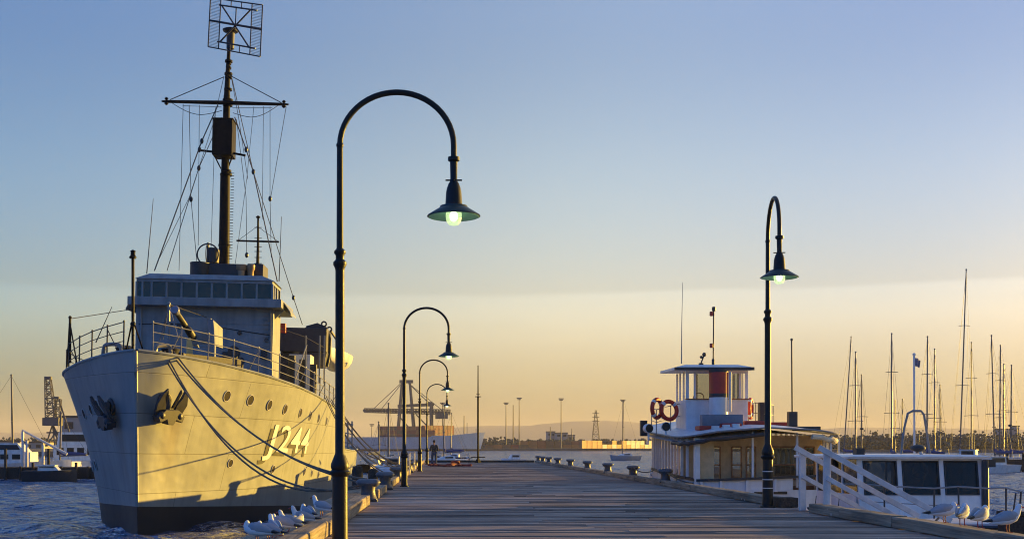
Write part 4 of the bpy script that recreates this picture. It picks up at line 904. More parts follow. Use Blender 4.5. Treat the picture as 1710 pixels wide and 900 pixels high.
# ------------------------------------------------------------------ white cruiser
CX, CY = 12.4, 31.0
cr = thing('cruiser', 'white motor cruiser with three dark square windows moored behind the gangway', 'motor boat', (CX, CY, 0))
def K(px, py, y): return at(px, py, CY + y) - Vector((CX, CY, 0))
ch = pchip([(-5.2, .05), (-4.6, .7), (-3.4, 1.25), (-2, 1.6), (0, 1.8), (5, 1.75)])
h = MB(); st = [-5.2, -5, -4.6, -4, -3.4, -2.6, -1.6, 0, 2, 5]
czz = lambda y: 1.22 + .05 * max(0, -y) ** 1.2 * .5
for sd in (1, -1): h.loft([[Vector((sd * ch(y) * (.55 + .45 * k / 6), y + (.5 * (1 - k / 6) if y < -4 else 0), -.5 + (czz(y) + .5) * k / 6)) for k in range(7)] for y in st], closed=False, cap=False)
h.add([(-ch(5), 5, -.5), (ch(5), 5, -.5), (ch(5), 5, czz(5)), (-ch(5), 5, czz(5))], [(0, 1, 2, 3)])
h.build('hull', m_white, cr)
d = MB(); d.loft([[Vector((-ch(y), y, czz(y) - .01)), Vector((0, y, czz(y) + .05)), Vector((ch(y), y, czz(y) - .01))] for y in st], closed=False, cap=False); d.build('deck', m_white, cr)
MB().tube([Vector((ch(y) + .02, y, czz(y) - .08)) for y in st], .05, 6).tube([Vector((-ch(y) - .02, y, czz(y) - .08)) for y in st], .05, 6).build('rubbing_strake', m_dark, cr)
zt = K(1530, 766, 0).z; zb = 1.2
xs_ = [K(px, 800, 0).x for px in (1431, 1440, 1497, 1505, 1567, 1575, 1632, 1640)]
zlo, zhi = K(1500, 826, 0).z, K(1500, 769, 0).z
cb = MB()
for a, b in zip(xs_[::2], xs_[1::2]): cb.hexa([(a, -.25 , zb), (b, -.25, zb), (b, -.17, zb), (a, -.17, zb), (a, 0, zt), (b, 0, zt), (b, .08, zt), (a, .08, zt)])
for a, b in zip(xs_[1:-1:2], xs_[2::2]):
    t1 = (zlo - zb) / (zt - zb); t2 = (zhi - zb) / (zt - zb); y1, y2 = -.25 + .25 * t1, -.25 + .25 * t2
    cb.hexa([(a, -.25, zb), (b, -.25, zb), (b, -.17, zb), (a, -.17, zb), (a, y1, zlo), (b, y1, zlo), (b, y1 + .08, zlo), (a, y1 + .08, zlo)])
    cb.hexa([(a, y2, zhi), (b, y2, zhi), (b, y2 + .08, zhi), (a, y2 + .08, zhi), (a, 0, zt), (b, 0, zt), (b, .08, zt), (a, .08, zt)])
xa, xb = xs_[0], xs_[-1]
for x in (xa, xb - .07):
    cb.bb(x, x + .07, .09, 3.4, zb, zlo); cb.bb(x, x + .07, .09, 3.4, zhi + .02, zt)
    for y in (1.15, 2.3, 3.33): cb.bb(x, x + .07, y, y + .08, zlo + .001, zhi + .019)
cb.bb(xa + .075, xb - .075, 3.33, 3.4, zb, zlo); cb.bb(xa + .075, xb - .075, 3.33, 3.4, zhi, zt)
for u in (0, .18, .34, .42, .62, .97): cb.bb(xa + .08 + (xb - xa - .2) * u, xa + .14 + (xb - xa - .2) * u, 3.335, 3.395, zlo + .001, zhi - .001)
cab = cb.build('cabin', m_white, cr, bevel=.008)
for a, b in zip(xs_[1:-1:2], xs_[2::2]):
    t1 = (zlo - zb) / (zt - zb); t2 = (zhi - zb) / (zt - zb); y1, y2 = -.21 + .25 * t1, -.21 + .25 * t2
    MB().hexa([(a, y1, zlo), (b, y1, zlo), (b, y1 + .012, zlo), (a, y1 + .012, zlo), (a, y2, zhi), (b, y2, zhi), (b, y2 + .012, zhi), (a, y2 + .012, zhi)]).build('windscreen', glass('tinted_windscreen', (.012, .013, .015), .62) if a == xs_[1] else bpy.data.materials['tinted_windscreen'], cab)
for a, b in zip(xs_[1:-1:2], xs_[2::2]):
    t1 = (zlo - zb) / (zt - zb); t2 = (zhi - zb) / (zt - zb); y1, y2 = -.27 + .25 * t1, -.27 + .25 * t2; e_ = .02
    MB().tube([(a + e_, y1, zlo + e_), (b - e_, y1, zlo + e_), (b - e_, y2, zhi - e_), (a + e_, y2, zhi - e_)], .016, 6, closed=True).build('window_seal', m_dark, cab)
for x in (xa + .03, xb - .04):
    for y0_, y1_ in ((.1, 1.14), (1.24, 2.29), (2.39, 3.32)): MB().bb(x, x + .01, y0_, y1_, zlo + .002, zhi + .018).build('side_window', bpy.data.materials['tinted_windscreen'], cab)
inn = MB(); inn.bb(xa + .1, xb - .1, .3, .9, zb, zlo + .1); inn.bb(xs_[4], xb - .1, .95, 3.3, zb, zhi - .05); inn.build('interior', m_dark, cab)
rf = MB(); a, b = K(1408, 760, .2), K(1642, 760, .2)
rf.loft([[(a.x, -.2, zt + .002), (b.x, -.2, zt + .002), (b.x, 4.6, zt + .002), (a.x, 4.6, zt + .002)], [(a.x, -.25, zt + .07), (b.x, -.25, zt + .07), (b.x, 4.65, zt + .07), (a.x, 4.65, zt + .07)], [(a.x + .25, 0, zt + .11), (b.x - .25, 0, zt + .11), (b.x - .25, 4.4, zt + .11), (a.x + .25, 4.4, zt + .11)]], smooth=False)
rf.build('cabin_roof', m_white, cr, bevel=.012)
c = K(1535, 785, .12); sw = MB(); sw.torus(c, .225, .022, (0, 1, .15), 24, 6); sw.ball(c, .035, n=8, m=6)
for k in range(3): w = 1.57 + k * 2.094; sw.tube([c, c + Vector((.22 * math.cos(w), 0, .22 * math.sin(w)))], .015, 5)
sw.build('steering_wheel', m_white, cr)
cn = MB(); cn.tube([K(1646, 850, -.2), K(1645, 768, -.1)], .085, 10); cn.tube([K(1641, 845, -.22), K(1641, 768, -.12)], .03, 8); cn.box(K(1652, 773, .1), (.2, .3, .2)); cn.build('canvas_roll', m_dark, cr)
dm = MB(); c = K(1533, 748, 1.2); dm.ball(c, .2, (1, 1, .5), 14, 8); dm.build('radar_dome', m_dark, cr); MB().tube([c - Vector((-.05, 0, .05)), c + Vector((.12, 0, -.25))], .05, 8).build('dome_stand', m_white, cr)
ar = MB(); ar.tube([K(1505, 757, 2.6), K(1510, 715, 2.6), K(1516, 690, 2.6), K(1524, 686, 2.6), K(1538, 686, 2.6), K(1543, 692, 2.6), K(1553, 757, 2.6)], .035, 8); ar.build('gantry', m_rail, cr)
fp = MB(); fp.tube([K(1527, 757, 2.7), K(1526.5, 594, 2.7)], .03, 8); fp.ball(K(1526.5, 592, 2.7), .05, n=8, m=6); fpo = fp.build('flagpole', m_white, cr)
fl = MB(); a = K(1527, 594, 2.7); rr = []
for i in range(9):
    u = i / 8; rr.append([(a.x + .18 * u, a.y + .03 * math.sin(u * 9), a.z - .05 - .1 * u * u), (a.x + .15 * u, a.y + .03 * math.sin(u * 9 + .5) + .01, a.z - .28 - .06 * u)])
fl.loft(rr, closed=False, cap=False); fl.build('flag', M('flag_cloth', (.30, .27, .32), .9, var=.5, scale=9), fpo)
bx = MB(); c = K(1434, 757, 1); bx.box(c, (.22, .3, .3)); bx.box(K(1395, 775, 2), (.3, .4, .3)); bx.build('deck_box', m_dark, cr)
# bow rail with stanchions
top = [K(1385, 808, -.6), K(1440, 808, -.9), (-.35 + K(1500, 810, -1.2).x, -1.2, K(1500, 811, -1.2).z), K(1560, 815, -1.6), K(1600, 812, -2.0), K(1650, 815, -2.4), K(1680, 814, -2.9), K(1705, 821, -3.6)]
br = MB(); br.tube(top, .02, 8); lo = [Vector(p) - Vector((0, 0, .42)) for p in top[1:5]]; br.tube(lo, .012, 6); bro = br.build('bow_rail', m_rail, cr)
for i, dx in ((2, 0), (3, 0), (4, .03), (6, 0), (7, -.05)):
    p = Vector(top[i]); MB().tube([p, (p.x + dx, p.y, czz(p.y))], .022, 6).build('stanchion', m_dark, bro)
p = Vector(top[7]); MB().tube([p + Vector((-.12, 0, -.03)), p + Vector((-.2, 0, -.6))], .018, 6).build('stanchion', m_dark, bro)
# square mooring pile at the frame edge
pl = MB(); c = at(1690, 853, 23.5); pl.bb(-.2, .2, -.2, .2, -2.5, c.z - .09); pl.bb(-.22, .22, -.22, .22, c.z - .088, c.z); o = pl.build('mooring_pile', m_pile, bevel=.02); o.location = (c.x, 23.5, 0); tag(o, 'square topped dark pile behind the rightmost gull', 'pile')

# ferry and cruiser mooring gear
def fender(par, x, y, z, n):
    o = MB().lathe([(.02, -.32), (.1, -.28), (.125, -.1), (.125, .1), (.1, .28), (.02, .34)], (x, y, z), 12).tube([(x, y, z + .33), (x - .06 * n, y, z + .9)], .012, 5).build('fender', m_white2 if y > 3 else m_dark, par)
for y in (1.4, 4.2, 7.4): fender(fer, -fh(y) - .14, y, 1.35, -1)
fender(cr, -1.95, .5, .8, -1); fender(cr, -1.9, 2.6, .8, -1)
for l, p, q, dr in (('mooring rope from the ferry stern corner to the nearest right bollard', (9.1, 43.4, 1.75), (8.42, 45.2, 2.15), .1), ('slack mooring rope from the ferry side to a right bollard', (8.85, 50, 2.1), (8.42, 53, 2.15), .15), ('mooring rope from the cruiser bow down to the pontoon', (11.6, 27.6, 1.5), (10.98, 29.5, .42), .15)):
    tag(MB().tube(sag(p, q, dr), .025, 6).build('mooring_rope', m_rope), l, 'rope')
# ------------------------------------------------------------------ yachts
m_yhull = [M('yacht_white', (.68, .68, .66), .35, var=.1), M('yacht_navy', (.03, .05, .11), .3, var=.15), M('yacht_cream', (.55, .5, .4), .4, var=.12), M('yacht_grey', (.3, .31, .32), .4, var=.12)]
YG = 'yachts in the marina'
def yacht(lab, px, D, rz, mh, L=9.5, hull=0, sail=True, spr=2, tilt=0, group=YG, mast2=None, loc=None):
    p = at(px, 745, D); t = thing('sailing_yacht', lab, 'yacht', (p.x, D, 0), rz, group)
    hb = pchip([(-L / 2, .9), (-L * .2, 1.4), (L * .1, 1.45), (L * .38, .6), (L / 2, .03)]); zz = lambda x: 1.0 + .25 * max(0, x / L * 2) ** 2
    h = MB(); st = [-L / 2, -L * .35, -L * .15, L * .1, L * .28, L * .4, L * .47, L / 2]
    for sd in (1, -1): h.loft([[(x * (1 - .12 * (1 - k / 4)), sd * hb(x) * (.5 + .5 * (k / 4) ** .6), -.3 + (zz(x) + .3) * k / 4) for k in range(5)] for x in st], closed=False, cap=False)
    h.loft([[(x, -hb(x), zz(x)), (x, 0, zz(x) + .06), (x, hb(x), zz(x))] for x in st], closed=False, cap=False); h.build('hull', m_yhull[hull], t)
    c = MB(); rings = []
    for x, w, hh in ((-L * .18, .85, .55), (-L * .1, .9, .62), (L * .08, .85, .5), (L * .2, .55, .2), (L * .25, .3, .03)): rings.append([(x, -w, zz(0)), (x, -w * .85, zz(0) + hh), (x, w * .85, zz(0) + hh), (x, w, zz(0))])
    c.loft(rings, smooth=False); ca = c.build('cabin', m_yhull[0 if hull != 2 else 2], t)
    for sd in (1, -1): MB().slab([(-L * .13, sd * .9, 1.2), (L * .05, sd * .88, 1.2), (L * .05, sd * .82, 1.42), (-L * .13, sd * .85, 1.45)], (0, sd * .02, 0)).build('window', m_ink, ca)
    m = MB(); mx = L * .08; top = mh; lean = tilt * mh
    m.tube([(mx, 0, 1.0), (mx + lean * .0 - .1, lean * .6, mh * .6), (mx - .18, lean, top)], [.10, .095, .07], 8)
    m.ball((mx - .18, lean, top + .05), .12, n=6, m=4); mo = m.build('mast', m_alu, t)
    for k in range(spr):
        sp = MB(); z = mh * (.42 + .3 * k) if spr > 1 else mh * .55; wd = (.95 - .2 * k); sp.tube([(mx - .1, -wd + lean * z / mh, z), (mx - .1, lean * z / mh, z + .05), (mx - .1, wd + lean * z / mh, z)], .04, 5); sp.build('spreader', m_alu, mo)
    w = MB()
    for q in ((L / 2, 0, 1.3), (-L / 2, 0, 1.1), (mx - .1, 1.3, 1.1), (mx - .1, -1.3, 1.1)): w.tube([(mx - .18, lean, top), q], .014, 4, smooth=False)
    w.build('shroud', m_wire, mo)
    b = MB(); b.tube([(mx - .1, 0, 2.1), (-L * .36, 0, 2.2)], .07, 6); bo = b.build('boom', m_alu, t)
    if sail:
        s = MB(); s.tube([(mx - .15, 0, 2.75), (mx - .3, 0, 2.45), (0, .03, 2.36), (-L * .2, -.02, 2.32), (-L * .35, 0, 2.3)], [.12, .24, .22, .19, .1], 8); s.build('sail_cover', m_blue, bo)
    if mast2:
        s = MB(); s.tube([(-L * .33, 0, 1.0), (-L * .34, 0, mast2)], [.08, .055], 8); s.tube([(-L * .335, -.6, mast2 * .6), (-L * .335, .6, mast2 * .6)], .03, 5); s.build('mizzen_mast', m_alu, t)
    pu = MB(); pu.tube([(L * .36, .6, 1.15), (L * .36, .55, 1.75), (L * .47, .25, 1.85), (L * .5, 0, 1.9), (L * .47, -.25, 1.85), (L * .36, -.55, 1.75), (L * .36, -.6, 1.15)], .025, 5); pu.build('pulpit', m_rail, t); pu = MB(); pu.tube([(-L * .36, .85, 1.05), (-L * .38, .85, 1.65), (-L * .5, .7, 1.65), (-L * .5, -.7, 1.65), (-L * .38, -.85, 1.65), (-L * .36, -.85, 1.05)], .025, 5); pu.build('pushpit', m_rail, t)
    return t
zz_ = lambda py, D: EZ + (HY - py) * D / F
YT = [(1430, 588, 150, 'white yacht nearest the ferry stern with a medium mast', 80, 0, 2, 0, None), (1437, 626, 172, 'short masted yacht just right of the mast nearest the ferry', 60, 3, 1, 0, None), (1413, 562, 190, 'yacht with a leaning thin mast behind the ferry stern', 100, 0, 0, -.06, None),
      (1490, 557, 152, 'double spreader yacht between the ferry and the flagpole', 75, 0, 2, 0, 9.0), (1511, 667, 180, 'low masted boat just left of the flagpole gantry', 110, 2, 1, 0, None),
      (1553, 562, 150, 'yacht with dark mast just right of the flagpole', 95, 3, 2, 0, None), (1561, 583, 168, 'yacht with blue sail cover right of the flagpole, second mast', 70, 1, 2, 0, None), (1569, 643, 178, 'small yacht with the third and shortest mast right of the flagpole', 60, 0, 1, 0, None),
      (1606, 450, 160, 'yacht with the tallest mast of the marina', 88, 0, 2, -.03, None), (1622, 572, 165, 'yacht with a mast just right of the tallest mast', 65, 2, 2, 0, None),
      (1666, 560, 150, 'yacht with the left mast of the right edge cluster', 85, 1, 2, .03, None), (1675, 577, 156, 'yacht with blue cover in the right edge cluster, middle mast', 100, 0, 2, 0, None), (1677, 608, 175, 'yacht behind the right edge cluster with a shorter mast', 70, 3, 1, 0, None), (1693, 610, 163, 'rightmost yacht at the frame edge with radar on its mast', 95, 0, 1, 0, None)]
for px, py, D, l, rz_, hu, spn, ti, m2 in YT:
    t = yacht(l, px, D, R(rz_), zz_(py, D), 9.5 + rng.uniform(-1, 1.5), hu, True, spn, ti, mast2=m2)
    if '1693' in str(px) or 'leaning' not in l and px in (1437, 1569, 1693): MB().ball((.9, 0, zz_(py, D) * .42), .3, (1, 1, .6), 10, 6).build('radar_dome', m_dark, t)
# dark finger jetty at the right edge
j = thing('jetty', 'dark timber finger jetty with piles at the right frame edge', 'jetty', (at(1690, 745, 150).x, 146, 0))
b = MB(); b.bb(-3.2, 26, -1.2, 1.2, 1.0, 1.5); b.bb(-3.2, 26, -1.3, -1.22, .2, 1.3); b.build('deck', m_pile, j)
for x in range(-3, 27, 2): MB().tube([(x, -1.0, -2), (x, -1.0, 2.3)], .17, 8).build('pile', m_pile, j)
m_ = MB()
for i, (px, py, D, w) in enumerate(((1648, 760, 140, 3.0),)):
    pass
# motor launch with grey sides beside the jetty
def launch(lab, loc, rz, L=7.5, group=None, cab=1.0, tall=0, mat=None):
    mat = mat or m_white
    t = thing('motor_launch', lab, 'motor boat', loc, rz, group)
    hb = pchip([(-L / 2, 1.1), (0, 1.3), (L * .3, .9), (L / 2, .04)]); st = [-L / 2, -L * .25, 0, L * .2, L * .36, L * .46, L / 2]
    h = MB()
    for sd in (1, -1): h.loft([[(x, sd * hb(x) * (.6 + .4 * k / 4), -.3 + (1.25 + .2 * max(0, x) / L) * k / 4) for k in range(5)] for x in st], closed=False, cap=False)
    h.loft([[(x, -hb(x), .95 + .2 * max(0, x) / L), (x, hb(x), .95 + .2 * max(0, x) / L)] for x in st], closed=False, cap=False); h.add([(-L / 2, -1.1, .95), (-L / 2, 1.1, .95), (-L / 2, .7, -.3), (-L / 2, -.7, -.3)], [(0, 1, 2, 3)]); h.build('hull', mat, t)
    c = MB(); c.hexa([(-L * .2, -.95, .9), (L * .2, -.9, .9), (L * .2, .9, .9), (-L * .2, .95, .9), (-L * .2, -.85, .95 + cab), (L * .1, -.8, .95 + cab), (L * .1, .8, .95 + cab), (-L * .2, .85, .95 + cab)]); c.bb(-L * .24, L * .12, -.95, .95, .953 + cab, 1.02 + cab); ca = c.build('cabin', m_white, t)
    for sd in (1, -1): MB().slab([(-L * .17, sd * .925, 1.25), (L * .12, sd * .9, 1.25), (L * .09, sd * .86, .85 + cab), (-L * .17, sd * .89, .85 + cab)], (0, sd * .03, 0)).build('window', m_ink, ca)
    w = MB(); w.slab([(-L * .2, -.7, 1.3), (-L * .2, .7, 1.3), (-L * .2, .65, .85 + cab), (-L * .2, -.65, .85 + cab)], (-.03, 0, 0)); w.build('window', m_ink, ca)
    if tall: MB().tube([(0, 0, 1 + cab), (-.1, 0, tall)], [.07, .04], 6).build('mast', m_alu, t)
    return t
launch('white launch with raised canopy moored under the tallest mast', (at(1618, 745, 140).x, 140, 0), R(60), 8, None, 1.7)
launch('pale launch by the dark jetty at the right edge', (at(1655, 745, 138).x, 138, 0), R(200), 7, None, .9)
launch('small moored motor boat left of the right hand bollards', (at(858, 745, 205).x, 205, 0), R(190), 4.4, None, .7)
yacht('moored sloop in the channel near the ferry, bare mast', 1044, 260, R(185), zz_(668, 260), 7, 3, False, 1, group='moored sloops in the channel')
yacht('moored white sloop seen just right of the standing man', 757, 230, R(170), zz_(690, 230), 6.5, 1, True, 1, group='moored sloops in the channel')
yacht('white sloop seen between the third lamp head and the man', 746, 190, R(190), zz_(676, 190), 7, 0, True, 1, group='moored sloops in the channel')
yacht('white sloop left of the second lamp with a tall pale mast', 650, 125, R(100), zz_(674, 125), 9.5, 0, False, 1, group='moored sloops in the channel')
yacht('cream sloop near the warship stern behind the second lamp', 630, 140, R(70), zz_(705, 140), 8, 2, True, 1, group='moored sloops in the channel')
launch('little white launch behind the stern ropes, left of second lamp', (at(662, 745, 118).x, 118, 0), R(80), 6.5, None, 1.0)
# boarding ladder rails at the pier edge near the third lamp
for i, (D, l) in enumerate(((62, 'white ladder rail on the pier edge left of second lamp'), (72, 'white ladder rail on the pier edge right of second lamp'))):
    t = thing('ladder_rail', l, 'handrail', (-2.45, D, 1.2), 0, 'white ladder rails on the pier edge')
    for x in (0, .55):
        MB().tube([(x, 0, 0), (x, 0, 1.4 + (.12 if x else 0))], .04, 8).build('post', m_white2, t)
    b = MB(); b.bar((-.45, 0, 1.28), (.6, 0, 1.56), .1, .07); b.bar((-.3, 0, .75), (.55, 0, 1.0), .05, .05); b.build('handrail', m_white2, t)

# ------------------------------------------------------------------ left dock with its boats
LD = 107.0
dk = thing('dock', 'dark timber dock in the water left of the warship bow', 'dock', (at(70, 745, LD).x, LD, 0))
b = MB(); b.bb(-9, 12, 0, 3, .75, 1.2); b.bb(-9, 12, -.12, -.004, .15, 1.1); b.build('deck', m_pile, dk)
for x in range(-9, 12): MB().tube([(x + .3 * math.sin(x * 5), -.3, -2), (x + .3 * math.sin(x * 5), -.3, 1.3 + (1.6 if x % 4 == 1 else .35 * (x % 2)))], .13, 8).build('pile', m_pile, dk)
for px, py, l in ((38, 720, 'leftmost pale post on the left dock'), (72, 743, 'pale post in the middle of the left dock, shorter'), (45, 735, 'thin dark post behind the left dock posts')):
    c = at(px, py, LD + 1.5); o = MB().tube([(0, 0, 1.21), (0, 0, c.z)], .13, 8).build('dock_post', m_white2); o.location = (c.x, LD + 1.5, 0); tag(o, l, 'post')
sp = MB(); a, b_ = at(37, 718, LD + 2.4), at(112, 758, LD + 2.4); sp.tube([a, b_], [.1, .13], 8); tag(sp.build('derrick_boom', m_white2), 'long pale boom slanting down over the left dock', 'boom')
def workboat(lab, px, D, L, H, rz, tall=0):
    p = at(px, 745, D); t = thing('cabin_boat', lab, 'boat', (p.x, D, 0), rz, 'boats behind the left dock')
    h = MB(); hb = pchip([(-L / 2, 1.5), (0, 1.8), (L * .35, 1.1), (L / 2, .05)]); st = [-L / 2, -L * .2, 0, L * .2, L * .35, L * .45, L / 2]
    for sd in (1, -1): h.loft([[(x, sd * hb(x) * (.7 + .3 * k / 3), -.3 + (1.8 + .7 * max(0, x) / L) * k / 3) for k in range(4)] for x in st], closed=False, cap=False)
    h.loft([[(x, -hb(x), 1.48 + .7 * max(0, x) / L), (x, hb(x), 1.48 + .7 * max(0, x) / L)] for x in st], closed=False, cap=False); h.build('hull', m_white, t)
    c = MB(); x0, x1 = -L * .3, L * .18; c.bb(x0, x1, -1.3, 1.3, 1.45, 1.5 + H * .55); c.hexa([(x0 + .4, -1.1, 1.503 + H * .55), (x1 - .5, -1.1, 1.503 + H * .55), (x1 - .5, 1.1, 1.503 + H * .55), (x0 + .4, 1.1, 1.503 + H * .55), (x0 + .6, -1, 1.5 + H), (x1 - 1.3, -1, 1.5 + H), (x1 - 1.3, 1, 1.5 + H), (x0 + .6, 1, 1.5 + H)]); ca = c.build('cabin', m_white, t)
    n = int((x1 - x0) / 1.1)
    for sd in (-1, 1):
        for k in range(n): MB().bb(x0 + .3 + k * 1.1, x0 + 1.05 + k * 1.1, sd * 1.31, sd * 1.33, 1.5 + H * .2, 1.5 + H * .45).build('window', m_ink, ca)
        MB().slab([(x0 + .9, sd * 1.1, 1.5 + H * .68), (x1 - 1.0, sd * 1.1, 1.5 + H * .68), (x1 - 1.3, sd * 1.05, 1.5 + H * .92), (x0 + .9, sd * 1.05, 1.5 + H * .92)], (0, sd * .03, 0)).build('window', m_ink, ca)
    if tall: MB().tube([(0, 0, 1.5 + H), (0, 0, tall)], [.1, .06], 8).build('mast', m_alu, t)
    return t
workboat('white cabin boat behind the left end of the left dock', 22, 113, 11, 1.9, R(3), 0)
workboat('big white cruiser behind the dock, beside the warship bow', 140, 135, 11, 3.2, R(20), 0)
yacht('yacht with a tall mast and radar at the far left edge', 8, 118, R(15), zz_(627, 118), 10, 0, True, 1, group='boats behind the left dock')
launch('dark low launch lying before the left dock', (at(80, 745, 104).x, 104.6, 0), R(10), 4.6, None, .45, 0, m_dark)
yacht('yacht with thin pale mast seen left of the warship bow', 108, 122, R(150), zz_(690, 122), 9, 0, True, 0, group='boats behind the left dock')
# ------------------------------------------------------------------ shipyard crane behind the left dock
def lattice(mb, p, q, w0, w1, n, r):
    p, q = Vector(p), Vector(q); d = (q - p).normalized(); a = d.cross(Vector((0, 1, 0)) if abs(d.y) < .9 else Vector((1, 0, 0))).normalized(); b = d.cross(a)
    def C(i, k):
        u = i / n; w = (w0 + (w1 - w0) * u) / 2; sx, sy = ((-1, -1), (1, -1), (1, 1), (-1, 1))[k % 4]; return p.lerp(q, u) + a * w * sx + b * w * sy
    for k in range(4):
        mb.tube([C(0, k), C(n, k)], r, 4, smooth=False)
        for i in range(n): mb.tube([C(i, k), C(i + 1, k + 1)] if i % 2 else [C(i, k + 1), C(i + 1, k)], r * .65, 4, smooth=False); mb.tube([C(i + 1, k), C(i + 1, k + 1)], r * .6, 4, smooth=False)
m_crane = M('crane_steel', (.10, .095, .09), .6, var=.25, scale=.5)
cD = 330.0; p = at(92, 745, cD); cr_ = thing('shipyard_crane', 'lattice shipyard crane standing behind the left dock', 'crane', (p.x, cD, 1.5))
U = lambda px, py: at(px, py, cD) - Vector((p.x, cD, 1.5))
b = MB(); lattice(b, U(86, 705), U(80, 633), 2.6, 1.4, 9, .17); b.bar(U(75, 631), U(86, 631), 1.2, .8); b.build('tower', m_crane, cr_)
b = MB(); lattice(b, U(95, 700), U(98, 666), 1.6, 1.2, 4, .15); b.bar(U(90, 664), U(99, 664), 1, .6); b.tube([U(99, 668), U(120, 735)], .25, 6); b.build('jib', m_crane, cr_)
b = MB(); b.box(U(88, 704), (4.5, 4, 2.2)); b.build('machinery_house', m_crane, cr_)
for q in ((76, 745), (92, 748), (100, 745), (108, 748)): MB().tube([U(88, 708), U(*q)], .22, 6).build('leg', m_crane, cr_)
b = MB(); b.bar(U(78, 722), U(104, 722), .4); b.bar(U(78, 745), U(92, 722), .3); b.bar(U(104, 745), U(90, 722), .3); b.build('brace', m_crane, cr_)
# ------------------------------------------------------------------ the man at the pier end
m_skin = M('skin', (.36, .2, .13), .6, var=.08); m_jean = M('blue_jeans', (.05, .075, .13), .85, var=.3, scale=20); m_shirt = M('patterned_shirt', (.085, .075, .06), .9, var=.9, scale=14); m_hair = M('dark_hair', (.015, .012, .01), .8)
man = thing('person', 'man in blue jeans and a dark patterned top standing near the pier end', 'person', (-.86, 89.0, DECK), R(8)); man.scale = (1.08,) * 3
def skin(name, mat, verts, edges, rad, sub=2):
    me = bpy.data.meshes.new(name); me.from_pydata(verts, edges, []); o = bpy.data.objects.new(name, me); COL.objects.link(o); o.parent = man
    o.modifiers.new('skin', 'SKIN'); s = o.modifiers.new('sub', 'SUBSURF'); s.levels = s.render_levels = sub
    for i, r in enumerate(rad):
        me.skin_vertices[0].data[i].radius = r if isinstance(r, tuple) else (r, r)
    me.skin_vertices[0].data[0].use_root = True; me.materials.append(mat)
    return o
bv = [(0, 0, .96), (0, .01, 1.12), (0, 0, 1.32), (0, .0, 1.5), (0, .015, 1.58), (0, .03, 1.66), (0, .03, 1.77), (.11, 0, .9), (.12, .02, .5), (.13, -.02, .09), (.14, .13, .04), (-.11, 0, .9), (-.13, .03, .5), (-.15, 0, .09), (-.16, .15, .04),
      (.2, 0, 1.43), (.27, -.05, 1.16), (.17, .2, 1.06), (.1, .3, 1.08), (-.2, 0, 1.43), (-.28, -.04, 1.16), (-.17, .21, 1.1), (-.08, .3, 1.12)]
be = [(0, 1), (1, 2), (2, 3), (3, 4), (4, 5), (5, 6), (0, 7), (7, 8), (8, 9), (9, 10), (0, 11), (11, 12), (12, 13), (13, 14), (2, 15), (15, 16), (16, 17), (17, 18), (2, 19), (19, 20), (20, 21), (21, 22)]
skin('body', m_skin, bv, be, [(.15, .11), (.14, .1), (.16, .11), .06, .06, (.085, .1), .07, .085, .06, .042, .035, .085, .06, .042, .035, .06, .045, .035, .035, .06, .045, .035, .035])
skin('trousers', m_jean, [bv[i] for i in (0, 7, 8, 9, 11, 12, 13)], [(0, 1), (1, 2), (2, 3), (0, 4), (4, 5), (5, 6)], [(.175, .13), .11, .085, .075, .11, .085, .075])
skin('shirt', m_shirt, [bv[i] for i in (1, 2, 15, 16, 17, 19, 20, 21)] + [(0, 0, .99), (0, 0, 1.46)], [(0, 1), (1, 2), (2, 3), (3, 4), (1, 5), (5, 6), (6, 7), (0, 8), (1, 9)], [(.18, .13), (.2, .14), .085, .07, .055, .085, .07, .055, (.18, .135), .09])
MB().ball((0, .02, 1.74), .105, (.95, 1.1, 1.0), 14, 10).build('hair', m_hair, man)

# ------------------------------------------------------------------ far shore
m_land = M('far_bank', (.09, .075, .055), .95, var=.4, scale=.06); m_hill = M('far_hills', (.10, .095, .075), 1.0, var=.2, scale=.01)
m_leaf = M('far_foliage', (.10, .10, .065), .9, var=.45, scale=.12); m_bld = M('far_buildings', (.38, .34, .3), .8, var=.2, scale=.1)
def strip(name, pts, back, z0, mat):              # a bank: front edge polyline with heights, running back
    mb = MB(); mb.loft([[(x, y, z0), (x, y + 3, h), (x, y + back, h + 1)] for x, y, h in pts], closed=False, cap=False, smooth=False)
    return tag(mb.build(name, mat), kind='structure')
strip('far_shore', [(-900, 900, 1.2), (-300, 870, 1.4), (0, 830, 1.6), (60, 800, 1.7), (140, 800, 1.6), (200, 620, 1.4), (330, 560, 1.5), (600, 620, 1.5), (900, 700, 1.2)], 6200, -1, m_land)
strip('left_shore', [(-420, 380, 1.2), (-180, 345, 1.5), (-92, 340, 1.5), (-70, 380, 1.4), (-66, 520, 1.3)], 300, -1, m_land)
hm = MB(); rows = []
for i in range(140):
    px = -500 + i * 22; x = (px - VX) / F * 7000
    y = 722 - 19 * math.exp(-((px - 1000) / 150) ** 2) - 10 * math.exp(-((px - 760) / 110) ** 2) + 16 * math.exp(-((px - 500) / 200) ** 2) - 8 * math.exp(-((px - 1500) / 300) ** 2) + 2.2 * mnoise.noise((px * .013, 0, 0)) + 1.2 * mnoise.noise((px * .05, 3, 0))
    z = EZ + (HY - y) * 7000 / F
    rows.append([(x, 6000, -1), (x * 1.01, 6600, z * .55), (x, 7000, z), (x, 7700, z * .3)])
hm.loft(rows, closed=False, cap=False); tag(hm.build('hills', m_hill), kind='structure')
